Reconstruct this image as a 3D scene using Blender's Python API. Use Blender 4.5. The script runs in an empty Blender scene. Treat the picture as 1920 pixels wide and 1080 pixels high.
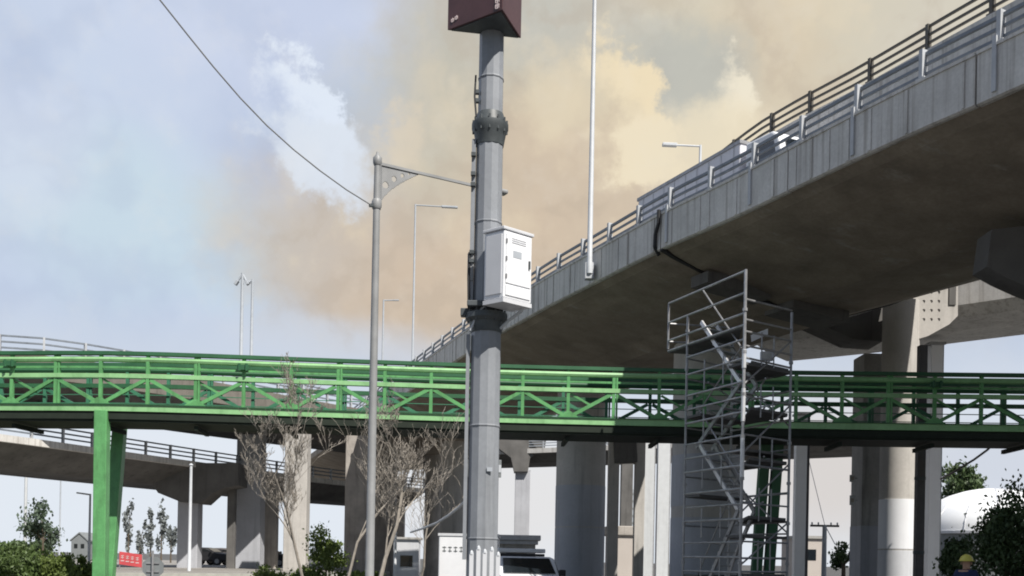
import bpy, bmesh, math, random
from mathutils import Vector, Matrix, Euler
R = math.radians
SC = bpy.context.scene
COL = SC.collection

# ------------------------------------------------------------------ camera
F, CX, CY, ROLL, H = 1900.0, 960.0, 1050.0, R(1.1), 1.5
cam = bpy.data.cameras.new('camera'); cam_o = bpy.data.objects.new('camera', cam); COL.objects.link(cam_o)
cam.sensor_width = 36; cam.lens = F/1920*36
cam.shift_y = (CY-540)/1920
cam.clip_start = .1; cam.clip_end = 5000
cam_o.location = (0, 0, H); cam_o.rotation_euler = (R(90), -ROLL, 0)
SC.camera = cam_o
SC.render.resolution_x = 1024; SC.render.resolution_y = 576
SC.view_settings.view_transform = 'Standard'; SC.view_settings.look = 'None'
SC.view_settings.gamma = 1; SC.view_settings.exposure = 0.3
SC.cycles.filter_width = 1.9

def T(px, py):
    dx, dy = px-CX, CY-py
    return (dx*math.cos(ROLL)-dy*math.sin(ROLL), dx*math.sin(ROLL)+dy*math.cos(ROLL))
def P(px, py, D):
    """a point D metres ahead that the photo shows at this pixel"""
    tx, ty = T(px, py); return Vector((tx/F*D, D, H+ty/F*D))
def PZ(px, py, Z):
    tx, ty = T(px, py); return P(px, py, (Z-H)*F/ty)
def G(px, D, z=0.0, py=1050):
    p = P(px, py, D); p.z = z; return p
def zat(px, py, D): return P(px, py, D).z

# ------------------------------------------------------------------ sun and sky
SUN_EL, SUN_AZ = 50.0, 36.0      # AZ: degrees right of straight behind the camera
sdir = Vector((math.cos(R(SUN_EL))*math.sin(R(SUN_AZ)), -math.cos(R(SUN_EL))*math.cos(R(SUN_AZ)), math.sin(R(SUN_EL))))
sl = bpy.data.lights.new('sun', 'SUN'); sl.energy = 5.0; sl.angle = R(.5); sl.color = (1, .955, .88)
so = bpy.data.objects.new('sun', sl); COL.objects.link(so)
so.rotation_euler = sdir.to_track_quat('Z', 'Y').to_euler(); so.location = sdir*60

def s2l(c):
    return tuple(((v/255)/12.92 if v/255 <= .04045 else ((v/255+.055)/1.055)**2.4) for v in c)

world = bpy.data.worlds.new('World'); SC.world = world; world.use_nodes = True
nt = world.node_tree; nt.nodes.clear(); L = nt.links
def N(t, **kw):
    n = nt.nodes.new(t)
    for k, v in kw.items(): setattr(n, k, v)
    return n
def inp(s, v):
    if isinstance(v, (int, float)): s.default_value = v
    elif isinstance(v, tuple): s.default_value = v+(1.0,) if len(s.default_value) == 4 and len(v) == 3 else v
    else: L.new(v, s)
def MA(op, a, b=None, c=None):
    n = N('ShaderNodeMath', operation=op); inp(n.inputs[0], a)
    if b is not None: inp(n.inputs[1], b)
    if c is not None: inp(n.inputs[2], c)
    return n.outputs[0]
def SS(v, a, b):       # 0 at a, 1 at b
    n = N('ShaderNodeMapRange', interpolation_type='SMOOTHSTEP'); inp(n.inputs[0], v)
    if a > b:
        n.inputs[1].default_value = b; n.inputs[2].default_value = a; n.inputs[3].default_value = 1; n.inputs[4].default_value = 0
    else:
        n.inputs[1].default_value = a; n.inputs[2].default_value = b
    return n.outputs[0]
def MIX(f, a, b):
    n = N('ShaderNodeMix', data_type='RGBA'); inp(n.inputs[0], f); inp(n.inputs[6], a); inp(n.inputs[7], b); return n.outputs[2]
tc = N('ShaderNodeTexCoord'); sx = N('ShaderNodeSeparateXYZ'); L.new(tc.outputs['Generated'], sx.inputs[0])
AZ = MA('ARCTAN2', sx.outputs[0], sx.outputs[1]); EL = MA('ARCSINE', MA('MINIMUM', MA('MAXIMUM', sx.outputs[2], -1.0), 1.0))
def NOI(scale, detail=5, rough=.55, off=0.0):
    mp = N('ShaderNodeMapping'); L.new(tc.outputs['Generated'], mp.inputs[0]); mp.inputs[1].default_value = (off, off*1.7, -off)
    n = N('ShaderNodeTexNoise'); L.new(mp.outputs[0], n.inputs['Vector'])
    n.inputs['Scale'].default_value = scale; n.inputs['Detail'].default_value = detail; n.inputs['Roughness'].default_value = rough
    return MA('SUBTRACT', n.outputs[0], .5)
na, nb, nc = NOI(7, 7, .6), NOI(7, 7, .6, 3.1), NOI(2.6, 4, .55, 7.7)
pa, pb = NOI(26, 5, .62, 1.3), NOI(26, 5, .62, 5.9)
def blob(px, py, rx, ry, soft=.4, amp=.12, rot=0, puff=0.0):
    tx, ty = T(px, py); a0 = math.atan2(tx, F); e0 = math.atan2(ty, math.hypot(F, tx))
    u = MA('ADD', MA('SUBTRACT', AZ, a0), MA('MULTIPLY', na, amp)); v = MA('ADD', MA('SUBTRACT', EL, e0), MA('MULTIPLY', nb, amp))
    if puff:
        u = MA('ADD', u, MA('MULTIPLY', pa, puff)); v = MA('ADD', v, MA('MULTIPLY', pb, puff))
    c, s = math.cos(R(rot)), math.sin(R(rot))
    u2 = MA('ADD', MA('MULTIPLY', u, c), MA('MULTIPLY', v, s)); v2 = MA('SUBTRACT', MA('MULTIPLY', v, c), MA('MULTIPLY', u, s))
    k = 1/F
    d = MA('SQRT', MA('ADD', MA('POWER', MA('ABSOLUTE', MA('DIVIDE', u2, rx*k)), 2.0), MA('POWER', MA('ABSOLUTE', MA('DIVIDE', v2, ry*k)), 2.0)))
    return SS(d, 1+soft, 1-soft), u2
sky = N('ShaderNodeTexSky', sky_type='NISHITA'); sky.sun_disc = False
sky.sun_elevation = R(SUN_EL); sky.sun_rotation = math.atan2(sdir.x, sdir.y)
KS = 16.3                                  # cloud luminance relative to the Background strength of 0.1
def C(*c): return tuple(v*KS for v in s2l(c))
cur = MIX(.94, sky.outputs[0], C(187, 200, 226))
cur = MIX(MA('MULTIPLY', SS(nc, -.10, .16), .75), cur, C(208, 220, 238))
EH = MA('ADD', EL, MA('MULTIPLY', na, .05))
cur = MIX(MA('MULTIPLY', SS(EH, .27, .12), .7), cur, C(206, 220, 236))
def layer(col, px, py, rx, ry, soft=.4, amp=.12, rot=0, op=1.0, fade=None, puff=0.0):
    global cur
    m, u2 = blob(px, py, rx, ry, soft, amp, rot, puff)
    if fade: m = MA('MULTIPLY', m, SS(u2, fade[0]/F, fade[1]/F))
    if op != 1: m = MA('MULTIPLY', m, op)
    cur = MIX(m, cur, C(*col))
layer((200, 219, 230), 270, 430, 260, 110, .6, .10, -12, .8)
layer((214, 222, 238), 60, 290, 100, 90, .6, .08, 0, .6)
layer((206, 215, 236), 560, 60, 330, 110, .6, .10, 0, .7)
# broken grey-white cloud over the left half
BW = MA('ADD', MA('ADD', MA('ABSOLUTE', NOI(3.4, 2, .5, 2.2)), MA('MULTIPLY', MA('ABSOLUTE', NOI(11, 3, .5, 4.4)), .6)), MA('MULTIPLY', MA('ABSOLUTE', NOI(24, 4, .55, 6.6)), .22))
cur = MIX(MA('MULTIPLY', SS(BW, .12, .34), .35), cur, C(214, 222, 238))
cur = MIX(MA('MULTIPLY', SS(BW, .12, .02), .25), cur, C(176, 189, 214))
SM = None
def smoke(col, px, py, rx, ry, soft=.4, amp=.12, rot=0, op=1.0):
    global cur, SM
    m, _ = blob(px, py, rx, ry, soft, amp, rot, .05); m = MA('MULTIPLY', m, op)
    cur = MIX(m, cur, C(*col)); SM = m if SM is None else MA('MAXIMUM', SM, m)
smoke((206, 199, 186), 1180, 40, 430, 330, .32, .12, 0, .95)
smoke((214, 206, 186), 1650, 60, 560, 420, .45, .12, 0, .9)
layer((190, 199, 210), 700, 230, 120, 100, .6, .08, -40, .8, puff=.05)
smoke((204, 195, 176), 960, 420, 290, 330, .32, .12, 0, .95)
smoke((201, 191, 179), 640, 480, 200, 150, .55, .10, -20, .92)
smoke((208, 189, 168), 860, 540, 220, 150, .5, .12, 0, .8)
layer((206, 212, 222), 600, 640, 170, 42, .6, .06, 0, .7)
smoke((209, 191, 170), 1080, 380, 200, 150, .5, .12, 0, .8)
smoke((214, 196, 170), 1450, 90, 90, 140, .8, .12, 10, .5)
layer((184, 189, 187), 1010, 60, 130, 90, .7, .10, 0, .5, puff=.06)
layer((186, 186, 176), 800, 110, 90, 110, .7, .10, 0, .5, puff=.06)
# billows inside the smoke
B2 = MA('ADD', MA('ADD', MA('ABSOLUTE', NOI(8, 2, .5, 9.2)), MA('MULTIPLY', MA('ABSOLUTE', NOI(17, 3, .5, 1.4)), .6)), MA('MULTIPLY', MA('ABSOLUTE', NOI(38, 4, .6, 8.6)), .35))
cur = MIX(MA('MULTIPLY', MA('MULTIPLY', SS(B2, .13, .30), .4), SM), cur, C(232, 217, 190))
cur = MIX(MA('MULTIPLY', MA('MULTIPLY', SS(B2, .13, .03), .3), SM), cur, C(184, 170, 154))
cur = MIX(MA('MULTIPLY', MA('MULTIPLY', SS(nc, .0, .2), .35), SM), cur, C(196, 194, 190))
# sunlit cumulus
layer((224, 233, 246), 562, 212, 66, 104, .20, .07, 28, 1, (-60, 30), puff=.11)
layer((220, 228, 239), 590, 288, 105, 54, .35, .07, -25, .9, puff=.09)
layer((222, 209, 188), 745, 240, 44, 36, .6, .08, 0, .6, puff=.09)
layer((186, 188, 182), 1275, 150, 120, 88, .5, .08, 0, .8, puff=.06)
layer((238, 222, 190), 1158, 232, 76, 112, .20, .06, 22, 1, (-70, 40), puff=.10)
layer((240, 226, 198), 1212, 292, 62, 54, .26, .06, 0, .9, puff=.09)
layer((240, 231, 210), 1362, 188, 48, 58, .26, .05, 0, .95, (-60, 20), puff=.09)
layer((236, 224, 198), 1300, 285, 150, 70, .5, .08, 0, .8, puff=.07)
layer((228, 215, 188), 1050, 200, 60, 60, .6, .06, 0, .6, puff=.07)
# fine texture and the pale band above the horizon
cur = MIX(MA('MULTIPLY', SS(pa, -.05, .3), .14), cur, C(238, 234, 226))
cur = MIX(MA('MULTIPLY', SS(EH, .235, .175), .7), cur, C(206, 215, 229))
cur = MIX(SS(EL, .19, .10), cur, C(226, 233, 242))
layer((216, 210, 206), 1560, 890, 150, 130, .7, .06, 0, .9)
layer((229, 227, 226), 960, 930, 200, 120, .7, .06, 0, .8)
layer((205, 211, 223), 1850, 860, 120, 70, .7, .06, 0, .8)
cur = MIX(MA('MAXIMUM', SS(AZ, .55, 1.25), SS(AZ, -1.5, -2.2)), cur, sky.outputs[0])
bg = N('ShaderNodeBackground'); L.new(cur, bg.inputs[0]); bg.inputs[1].default_value = .05
wo = N('ShaderNodeOutputWorld'); L.new(bg.outputs[0], wo.inputs[0])

# ------------------------------------------------------------------ materials
def mat(name, col, rough=.7, metal=0, var=.18, scale=3.0, streak=0.0, streak_col=None, bump=.0, spec=.5, col2=None, sz=(1, 1, .06), transl=0, cover=(.5, .72), fine=0.0):
    m = bpy.data.materials.new(name); m.use_nodes = True; t = m.node_tree; b = t.nodes['Principled BSDF']; l = t.links
    tc = t.nodes.new('ShaderNodeTexCoord'); nz = t.nodes.new('ShaderNodeTexNoise'); l.new(tc.outputs['Object'], nz.inputs['Vector'])
    nz.inputs['Scale'].default_value = scale; nz.inputs['Detail'].default_value = 6; nz.inputs['Roughness'].default_value = .62
    cr = t.nodes.new('ShaderNodeMapRange'); cr.inputs[1].default_value = .3; cr.inputs[2].default_value = .7; l.new(nz.outputs[0], cr.inputs[0])
    mx = t.nodes.new('ShaderNodeMix'); mx.data_type = 'RGBA'; l.new(cr.outputs[0], mx.inputs[0])
    c1 = tuple(v*(1-var) for v in col); c2 = col2 or tuple(min(1, v*(1+var)) for v in col)
    mx.inputs[6].default_value = c1+(1,); mx.inputs[7].default_value = c2+(1,)
    out = mx.outputs[2]
    if streak:
        mp = t.nodes.new('ShaderNodeMapping'); mp.inputs[3].default_value = sz; l.new(tc.outputs['Object'], mp.inputs[0])
        n2 = t.nodes.new('ShaderNodeTexNoise'); n2.inputs['Scale'].default_value = 3.2; n2.inputs['Detail'].default_value = 5; n2.inputs['Roughness'].default_value = .65; l.new(mp.outputs[0], n2.inputs['Vector'])
        r2 = t.nodes.new('ShaderNodeMapRange'); r2.interpolation_type = 'SMOOTHSTEP'; r2.inputs[1].default_value = cover[0]; r2.inputs[2].default_value = cover[1]; r2.inputs[4].default_value = streak; l.new(n2.outputs[0], r2.inputs[0])
        m2 = t.nodes.new('ShaderNodeMix'); m2.data_type = 'RGBA'; l.new(r2.outputs[0], m2.inputs[0]); l.new(out, m2.inputs[6]); m2.inputs[7].default_value = (streak_col or tuple(v*.45 for v in col))+(1,)
        out = m2.outputs[2]
    if fine:
        n3 = t.nodes.new('ShaderNodeTexNoise'); n3.inputs['Scale'].default_value = scale*14; n3.inputs['Detail'].default_value = 4; l.new(tc.outputs['Object'], n3.inputs['Vector'])
        r3 = t.nodes.new('ShaderNodeMapRange'); r3.inputs[1].default_value = .35; r3.inputs[2].default_value = .7; r3.inputs[4].default_value = fine; l.new(n3.outputs[0], r3.inputs[0])
        m3 = t.nodes.new('ShaderNodeMix'); m3.data_type = 'RGBA'; l.new(r3.outputs[0], m3.inputs[0]); l.new(out, m3.inputs[6]); m3.inputs[7].default_value = tuple(v*.4 for v in col)+(1,)
        out = m3.outputs[2]
    l.new(out, b.inputs['Base Color'])
    b.inputs['Roughness'].default_value = rough; b.inputs['Metallic'].default_value = metal; b.inputs['Specular IOR Level'].default_value = spec
    if bump:
        bn = t.nodes.new('ShaderNodeBump'); bn.inputs['Strength'].default_value = bump; bn.inputs['Distance'].default_value = .03; l.new(nz.outputs[0], bn.inputs['Height']); l.new(bn.outputs[0], b.inputs['Normal'])
    if transl:
        tr = t.nodes.new('ShaderNodeBsdfTranslucent'); l.new(out, tr.inputs[0]); ms = t.nodes.new('ShaderNodeMixShader'); ms.inputs[0].default_value = transl
        l.new(b.outputs[0], ms.inputs[1]); l.new(tr.outputs[0], ms.inputs[2]); l.new(ms.outputs[0], t.nodes['Material Output'].inputs[0])
    return m
m_conc = mat('concrete', (.42, .41, .395), .9, var=.16, scale=.9, streak=.75, bump=.25, fine=.22)
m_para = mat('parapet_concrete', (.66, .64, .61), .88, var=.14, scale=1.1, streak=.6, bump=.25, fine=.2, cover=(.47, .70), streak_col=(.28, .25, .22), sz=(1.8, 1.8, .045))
m_dpara = mat('shaded_parapet', (.17, .155, .135), .9, var=.2, scale=1.1, streak=.6, bump=.2)  # parapet darkened to brown: the shadow on it is put into the colour
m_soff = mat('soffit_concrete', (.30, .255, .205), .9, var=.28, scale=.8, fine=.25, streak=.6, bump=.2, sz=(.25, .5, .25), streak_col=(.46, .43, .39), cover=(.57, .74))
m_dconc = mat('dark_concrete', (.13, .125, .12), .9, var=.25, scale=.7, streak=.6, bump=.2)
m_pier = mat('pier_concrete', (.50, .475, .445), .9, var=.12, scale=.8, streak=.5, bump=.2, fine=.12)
m_pierpaint = mat('pier_grey_paint', (.44, .45, .485), .75, var=.09, scale=.8, streak=.35, fine=.1)
m_pierbrown = mat('pier_brown', (.42, .385, .35), .9, var=.25, scale=.9, streak=.6, bump=.2)
m_rail = mat('rail_paint', (.19, .215, .25), .5, var=.15, scale=4, streak=.4)
m_post = mat('rail_post_paint', (.46, .475, .50), .55, var=.12, scale=4, streak=.4)
m_darkrail = mat('dark_rail', (.10, .09, .075), .6, var=.2)
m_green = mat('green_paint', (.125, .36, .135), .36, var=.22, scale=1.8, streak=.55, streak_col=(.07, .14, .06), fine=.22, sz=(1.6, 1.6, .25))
m_lgreen = mat('sunlit_chord_green', (.29, .55, .26), .36, var=.18, scale=1.4, streak=.5, streak_col=(.12, .30, .11), fine=.15, sz=(.9, 1, .4))  # lighter copy of the green: sun highlights on the chords put into the colour
m_dgreen = mat('dark_and_shaded_green', (.032, .12, .055), .5, var=.18, scale=1.6)  # dark trim green; on the far truss it carries shade in the colour
m_teal = mat('far_truss_shade_green', (.05, .19, .11), .45, var=.16)  # far posts, braces and wires: their shade is put into the colour
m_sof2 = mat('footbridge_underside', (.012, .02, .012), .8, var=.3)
m_mast = mat('mast_grey_paint', (.27, .285, .31), .42, var=.14, scale=1.6, streak=.6, streak_col=(.14, .145, .155), fine=.14)
m_mastd = mat('mast_dark_metal', (.07, .08, .085), .5, var=.3, scale=6)
m_lamp = mat('lamp_grey', (.26, .265, .27), .5, var=.15)
m_lampl = mat('lamp_pale', (.55, .57, .60), .45, var=.08)
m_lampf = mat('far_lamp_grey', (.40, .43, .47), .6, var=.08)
m_white = mat('white_paint', (.80, .81, .84), .4, var=.035, scale=2, streak=.12, streak_col=(.5, .48, .44))
m_whiteg = mat('white_grey_paint', (.62, .63, .66), .45, var=.05, streak=.2)
m_maroon = mat('maroon_paint', (.085, .040, .042), .45, var=.15, scale=5, streak=.3)
m_marks = mat('pale_lettering', (.62, .52, .52), .6)
m_black = mat('black_rubber', (.02, .02, .022), .6)
m_glass = mat('dark_glass', (.012, .016, .02), .06, var=.05, spec=.8)
m_galv = mat('galvanised_tube', (.33, .33, .34), .42, metal=.35, var=.25, scale=6, streak=.3)
m_galvb = mat('bright_aluminium', (.66, .66, .68), .35, metal=.3, var=.12)
m_board = mat('scaffold_board', (.10, .10, .10), .8, var=.3)
m_bark = mat('pale_bark', (.29, .26, .225), .9, var=.25, scale=8)
m_bark2 = mat('dark_bark', (.12, .095, .07), .9, var=.3, scale=8)
m_leaf = mat('leaf_green', (.10, .15, .045), .55, var=.45, scale=1.3, transl=.25)
m_leafd = mat('leaf_dark', (.07, .11, .04), .55, var=.5, scale=1.1, transl=.15)
m_leafy = mat('leaf_yellow_green', (.14, .19, .045), .6, var=.35, scale=1.6, transl=.3)
m_leafb = mat('leaf_blue_green', (.09, .125, .085), .6, var=.35, scale=1.2, transl=.2)
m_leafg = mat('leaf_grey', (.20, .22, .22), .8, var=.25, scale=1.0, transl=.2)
m_asph = mat('asphalt', (.085, .083, .08), .92, var=.2, scale=.5, bump=.3, fine=.3)
m_road = mat('pale_road', (.26, .245, .225), .92, var=.2, scale=.25, bump=.2, fine=.2)
m_paintline = mat('road_marking', (.62, .61, .56), .8, var=.15, scale=3)
m_grass = mat('grass_ground', (.085, .11, .035), .95, var=.4, scale=.7, bump=.4)
m_kerb = mat('kerb_stone', (.38, .37, .35), .9, var=.15)
m_red = mat('red_banner', (.55, .075, .085), .6, var=.15, scale=1.4)
m_signback = mat('sign_back', (.20, .215, .22), .55, var=.1)
m_steelcol = mat('dark_steel_column', (.085, .078, .08), .6, var=.2, streak=.3)
m_palecol = mat('pale_steel_column', (.60, .62, .64), .55, var=.06, streak=.25)
m_pink = mat('plaster', (.52, .47, .43), .9, var=.06, scale=.4, streak=.15)
m_navy = mat('navy_cloth', (.018, .028, .085), .85, var=.2)
m_yellow = mat('yellow_plastic', (.62, .55, .10), .35, var=.08)
m_skin = mat('skin', (.42, .25, .17), .6)
m_dome = mat('white_membrane', (.82, .83, .84), .5, var=.03)
m_tail = mat('lamp_glass', (.6, .6, .58), .2)

# ------------------------------------------------------------------ mesh helpers
class MB:
    def __init__(s): s.v = []; s.f = []
    def add(s, vs, fs):
        o = len(s.v); s.v += [Vector(v) for v in vs]; s.f += [tuple(i+o for i in f) for f in fs]; return s
    def hexa(s, b, t):      # bottom 4, top 4 (same winding)
        return s.add(list(b)+list(t), [(3, 2, 1, 0), (4, 5, 6, 7), (0, 1, 5, 4), (1, 2, 6, 5), (2, 3, 7, 6), (3, 0, 4, 7)])
    def box(s, c, d, rz=0):
        c = Vector(c); x, y, z = (v/2 for v in d); m = Matrix.Rotation(rz, 3, 'Z')
        q = [c+m@Vector(p) for p in ((-x, -y, -z), (x, -y, -z), (x, y, -z), (-x, y, -z), (-x, -y, z), (x, -y, z), (x, y, z), (-x, y, z))]
        return s.hexa(q[:4], q[4:])
    def beam(s, a, b, w, h, up=Vector((0, 0, 1))):
        a = Vector(a); b = Vector(b); d = (b-a)
        if d.length < 1e-6: return s
        d.normalize(); u = Vector(up)
        if abs(d.dot(u)) > .98: u = Vector((0, 1, 0))
        x = d.cross(u).normalized()*(w/2); y = x.cross(d).normalized()*(h/2)
        ra = [a-x-y, a+x-y, a+x+y, a-x+y]; rb = [p+(b-a) for p in ra]
        return s.add(ra+rb, [(0, 1, 2, 3), (7, 6, 5, 4), (1, 0, 4, 5), (2, 1, 5, 6), (3, 2, 6, 7), (0, 3, 7, 4)])
    def tube(s, a, b, r0, r1=None, n=10, cap=True):
        a = Vector(a); b = Vector(b); r1 = r0 if r1 is None else r1; d = b-a
        if d.length < 1e-6: return s
        d.normalize(); u = Vector((0, 0, 1)) if abs(d.z) < .95 else Vector((0, 1, 0)); x = d.cross(u).normalized(); y = x.cross(d)
        vs = []
        for (c, r) in ((a, r0), (b, r1)):
            for i in range(n):
                t = 2*math.pi*i/n; vs.append(c+x*(r*math.cos(t))+y*(r*math.sin(t)))
        fs = [(i, i+n, (i+1) % n+n, (i+1) % n) for i in range(n)]
        if cap: fs += [tuple(range(n)), tuple(range(2*n-1, n-1, -1))]
        return s.add(vs, fs)
    def path(s, pts, r, n=6):
        for a, b in zip(pts, pts[1:]): s.tube(a, b, r, r, n)
        return s
    def lathe(s, c, prof, n=16, rot=0):
        c = Vector(c); vs = []
        for (r, z) in prof:
            for i in range(n):
                t = 2*math.pi*i/n+rot; vs.append(c+Vector((r*math.cos(t), r*math.sin(t), z)))
        fs = []
        for k in range(len(prof)-1):
            for i in range(n):
                j = (i+1) % n; fs.append((k*n+i, k*n+j, (k+1)*n+j, (k+1)*n+i))
        fs += [tuple(range(n-1, -1, -1)), tuple((len(prof)-1)*n+i for i in range(n))]
        return s.add(vs, fs)
    def prism(s, poly, ext):       # list of points, extruded by a vector
        n = len(poly); ext = Vector(ext); poly = [Vector(p) for p in poly]
        return s.add(poly+[p+ext for p in poly], [tuple(range(n)), tuple(range(2*n-1, n-1, -1))]+[(i, i+n, (i+1) % n+n, (i+1) % n) for i in range(n)])
    def sweep(s, path, prof, closed=True, dz=None):   # path [(x,y)], prof [(offset to the right, z)]
        nrm = normals(path); k = len(prof); vs = []
        for i, (p, nn) in enumerate(zip(path, nrm)):
            for (o, z) in prof: vs.append(Vector((p[0]+nn[0]*o, p[1]+nn[1]*o, z+(dz[i] if dz else 0))))
        fs = []
        for i in range(len(path)-1):
            for j in range(k if closed else k-1):
                q = (j+1) % k; fs.append((i*k+j, i*k+q, (i+1)*k+q, (i+1)*k+j))
        if closed: fs += [tuple(range(k)), tuple((len(path)-1)*k+j for j in range(k-1, -1, -1))]
        return s.add(vs, fs)
    def build(s, name, m, parent=None, smooth=False, bevel=0):
        me = bpy.data.meshes.new(name); off = parent_loc(parent)
        me.from_pydata([tuple(v-off) for v in s.v], [], s.f); me.materials.append(m)
        bm = bmesh.new(); bm.from_mesh(me); bmesh.ops.recalc_face_normals(bm, faces=bm.faces); bm.to_mesh(me); bm.free()
        if smooth:
            for p in me.polygons: p.use_smooth = True
            try: me.set_sharp_from_angle(angle=R(40))
            except Exception: pass
        o = bpy.data.objects.new(name, me); COL.objects.link(o)
        if parent: o.parent = parent
        if bevel:
            b = o.modifiers.new('bevel', 'BEVEL'); b.width = bevel; b.segments = 2; b.limit_method = 'ANGLE'
        return o
def parent_loc(p):
    v = Vector((0, 0, 0))
    while p: v = v+p.location; p = p.parent
    return v
def normals(path):
    out = []
    for i in range(len(path)):
        a = path[max(0, i-1)]; b = path[min(len(path)-1, i+1)]; d = Vector((b[0]-a[0], b[1]-a[1])).normalized(); out.append((d.y, -d.x))
    return out
def tag(o, label=None, cat=None, group=None, kind=None):
    if label: o['label'] = label
    if cat: o['category'] = cat
    if group: o['group'] = group
    if kind: o['kind'] = kind
    return o
def thing(name, loc, label, cat, group=None):
    o = bpy.data.objects.new(name, None); COL.objects.link(o); o.location = loc; o.empty_display_size = .3
    return tag(o, label, cat, group)
def struct(mb, name, m, label, cat):
    o = mb.build(name, m); return tag(o, label, cat, None, 'structure')
def catmull(pts, step):
    P2 = [Vector(p) for p in pts]; out = []
    for i in range(len(P2)-1):
        p0 = P2[i-1] if i else P2[0]*2-P2[1]; p1, p2 = P2[i], P2[i+1]; p3 = P2[i+2] if i+2 < len(P2) else P2[-1]*2-P2[-2]
        n = max(1, int((p2-p1).length/step))
        for k in range(n):
            t = k/n; out.append(.5*((2*p1)+(p2-p0)*t+(2*p0-5*p1+4*p2-p3)*t*t+(3*p1-p0-3*p2+p3)*t**3))
    out.append(P2[-1]); return out
class Line2:       # arc-length access along a plan curve
    def __init__(s, pts):
        s.p = catmull(pts, .8); s.l = [0]
        for a, b in zip(s.p, s.p[1:]): s.l.append(s.l[-1]+(b-a).length)
        s.n = normals([(q.x, q.y) for q in s.p])
    def at(s, d, off=0, z=0):
        d = min(max(d, 0), s.l[-1]-1e-4)
        i = max(k for k in range(len(s.l)) if s.l[k] <= d) if d > 0 else 0
        i = min(i, len(s.p)-2); t = (d-s.l[i])/(s.l[i+1]-s.l[i]); q = s.p[i].lerp(s.p[i+1], t); n = s.n[i]
        return Vector((q.x+n[0]*off, q.y+n[1]*off, z))
    def sub(s, d0, d1, step=.8):
        n = max(1, int((d1-d0)/step)); return [tuple(s.at(d0+(d1-d0)*k/n).xy) for k in range(n+1)]
    def dist_y(s, y):
        for i, q in enumerate(s.p):
            if q.y >= y: return s.l[i]
        return s.l[-1]
    def dist_x(s, x, inc=True):
        for i, q in enumerate(s.p):
            if (q.x >= x) if inc else (q.x <= x): return s.l[i]
        return s.l[-1]

rng = random.Random(5)
# ------------------------------------------------------------------ ground
g = MB().add([(-900, -200, 0), (900, -200, 0), (900, 2200, 0), (-900, 2200, 0)], [(0, 1, 2, 3)])
struct(g, 'ground', m_asph, 'wide flat grey ground under the viaducts', 'ground')
# raised road on the left
e0 = [G(200, 39), G(700, 46), G(760, 130), G(-260, 130), G(-260, 56)]
rd = MB().prism([(p.x, p.y, .0) for p in e0], (0, 0, .62))
struct(rd, 'road', m_road, 'pale raised road running away on the left under the far viaduct', 'road')
ln = MB()
for (pa0, pb0) in (((240, 42), (700, 50)), ((240, 50), (730, 60)), ((220, 62), (760, 74)), ((200, 80), (760, 95))):
    a = G(pa0[0], pa0[1], .626); b = G(pb0[0], pb0[1], .626); d = Vector((0, .22, 0)); ln.add([a, b, b+d, a+d], [(0, 1, 2, 3)])
struct(ln, 'road_marking', m_paintline, 'pale painted lines along the raised road', 'road marking')
kb = MB(); a = G(200, 38.85, .36); b = G(700, 45.8, .36); kb.beam(a, b, .25, .72)
struct(kb, 'kerb', m_kerb, 'pale stone kerb at the edge of the raised road', 'kerb')
gr = MB(); q = [G(-200, 27), G(640, 36), G(760, 53), G(-200, 52)]
gr.add([(p.x, p.y, .004) for p in q], [(0, 1, 2, 3)])
struct(gr, 'verge', m_grass, 'rough green verge in front of the raised road', 'verge')

# ------------------------------------------------------------------ main viaduct
edge_px = [(1990, -42), (1880, 17), (1745, 86), (1630, 148), (1525, 206), (1440, 254), (1360, 299), (1240, 361), (1110, 438), (1005, 502), (880, 590), (780, 667)]
nodes = [PZ(x, y, 12.0).xy for x, y in edge_px]
d0 = (nodes[0]-nodes[2]).normalized(); d1 = Vector((-.318, .948))
pre = [nodes[0]+d0*k for k in (26, 13)]
post = [nodes[-1]+d1*k for k in (14, 30, 50, 75)]
V1 = Line2([tuple(v) for v in pre+nodes+post])
TOT = V1.l[-1]
via = thing('viaduct', V1.at(V1.dist_y(35), 5.5, 0), 'large curving concrete road viaduct with grey railings sweeping from upper right down to the centre', 'viaduct')
DJ = V1.dist_x(PZ(1240, 361, 12).x, False)         # joint
WID = 10.5
def girder(d0, d1, zoff=0.0):
    pth = V1.sub(d0, d1)
    body = [(.10, 10.42), (.45, 10.25), (1.2, 10.02), (2.4, 9.74), (3.6, 9.48), (4.3, 9.33+zoff), (6.6, 9.28+zoff), (7.2, 9.42), (8.8, 9.95), (WID-.1, 10.55), (WID-.1, 10.9), (.10, 10.9)]
    return MB().sweep(pth, body)
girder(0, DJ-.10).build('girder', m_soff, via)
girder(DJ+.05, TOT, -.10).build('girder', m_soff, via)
MB().sweep(V1.sub(0, TOT), [(.3, 10.904), (5.0, 10.904), (5.0, 10.96), (.3, 10.96)]).build('road_deck', m_asph, via)
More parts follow.
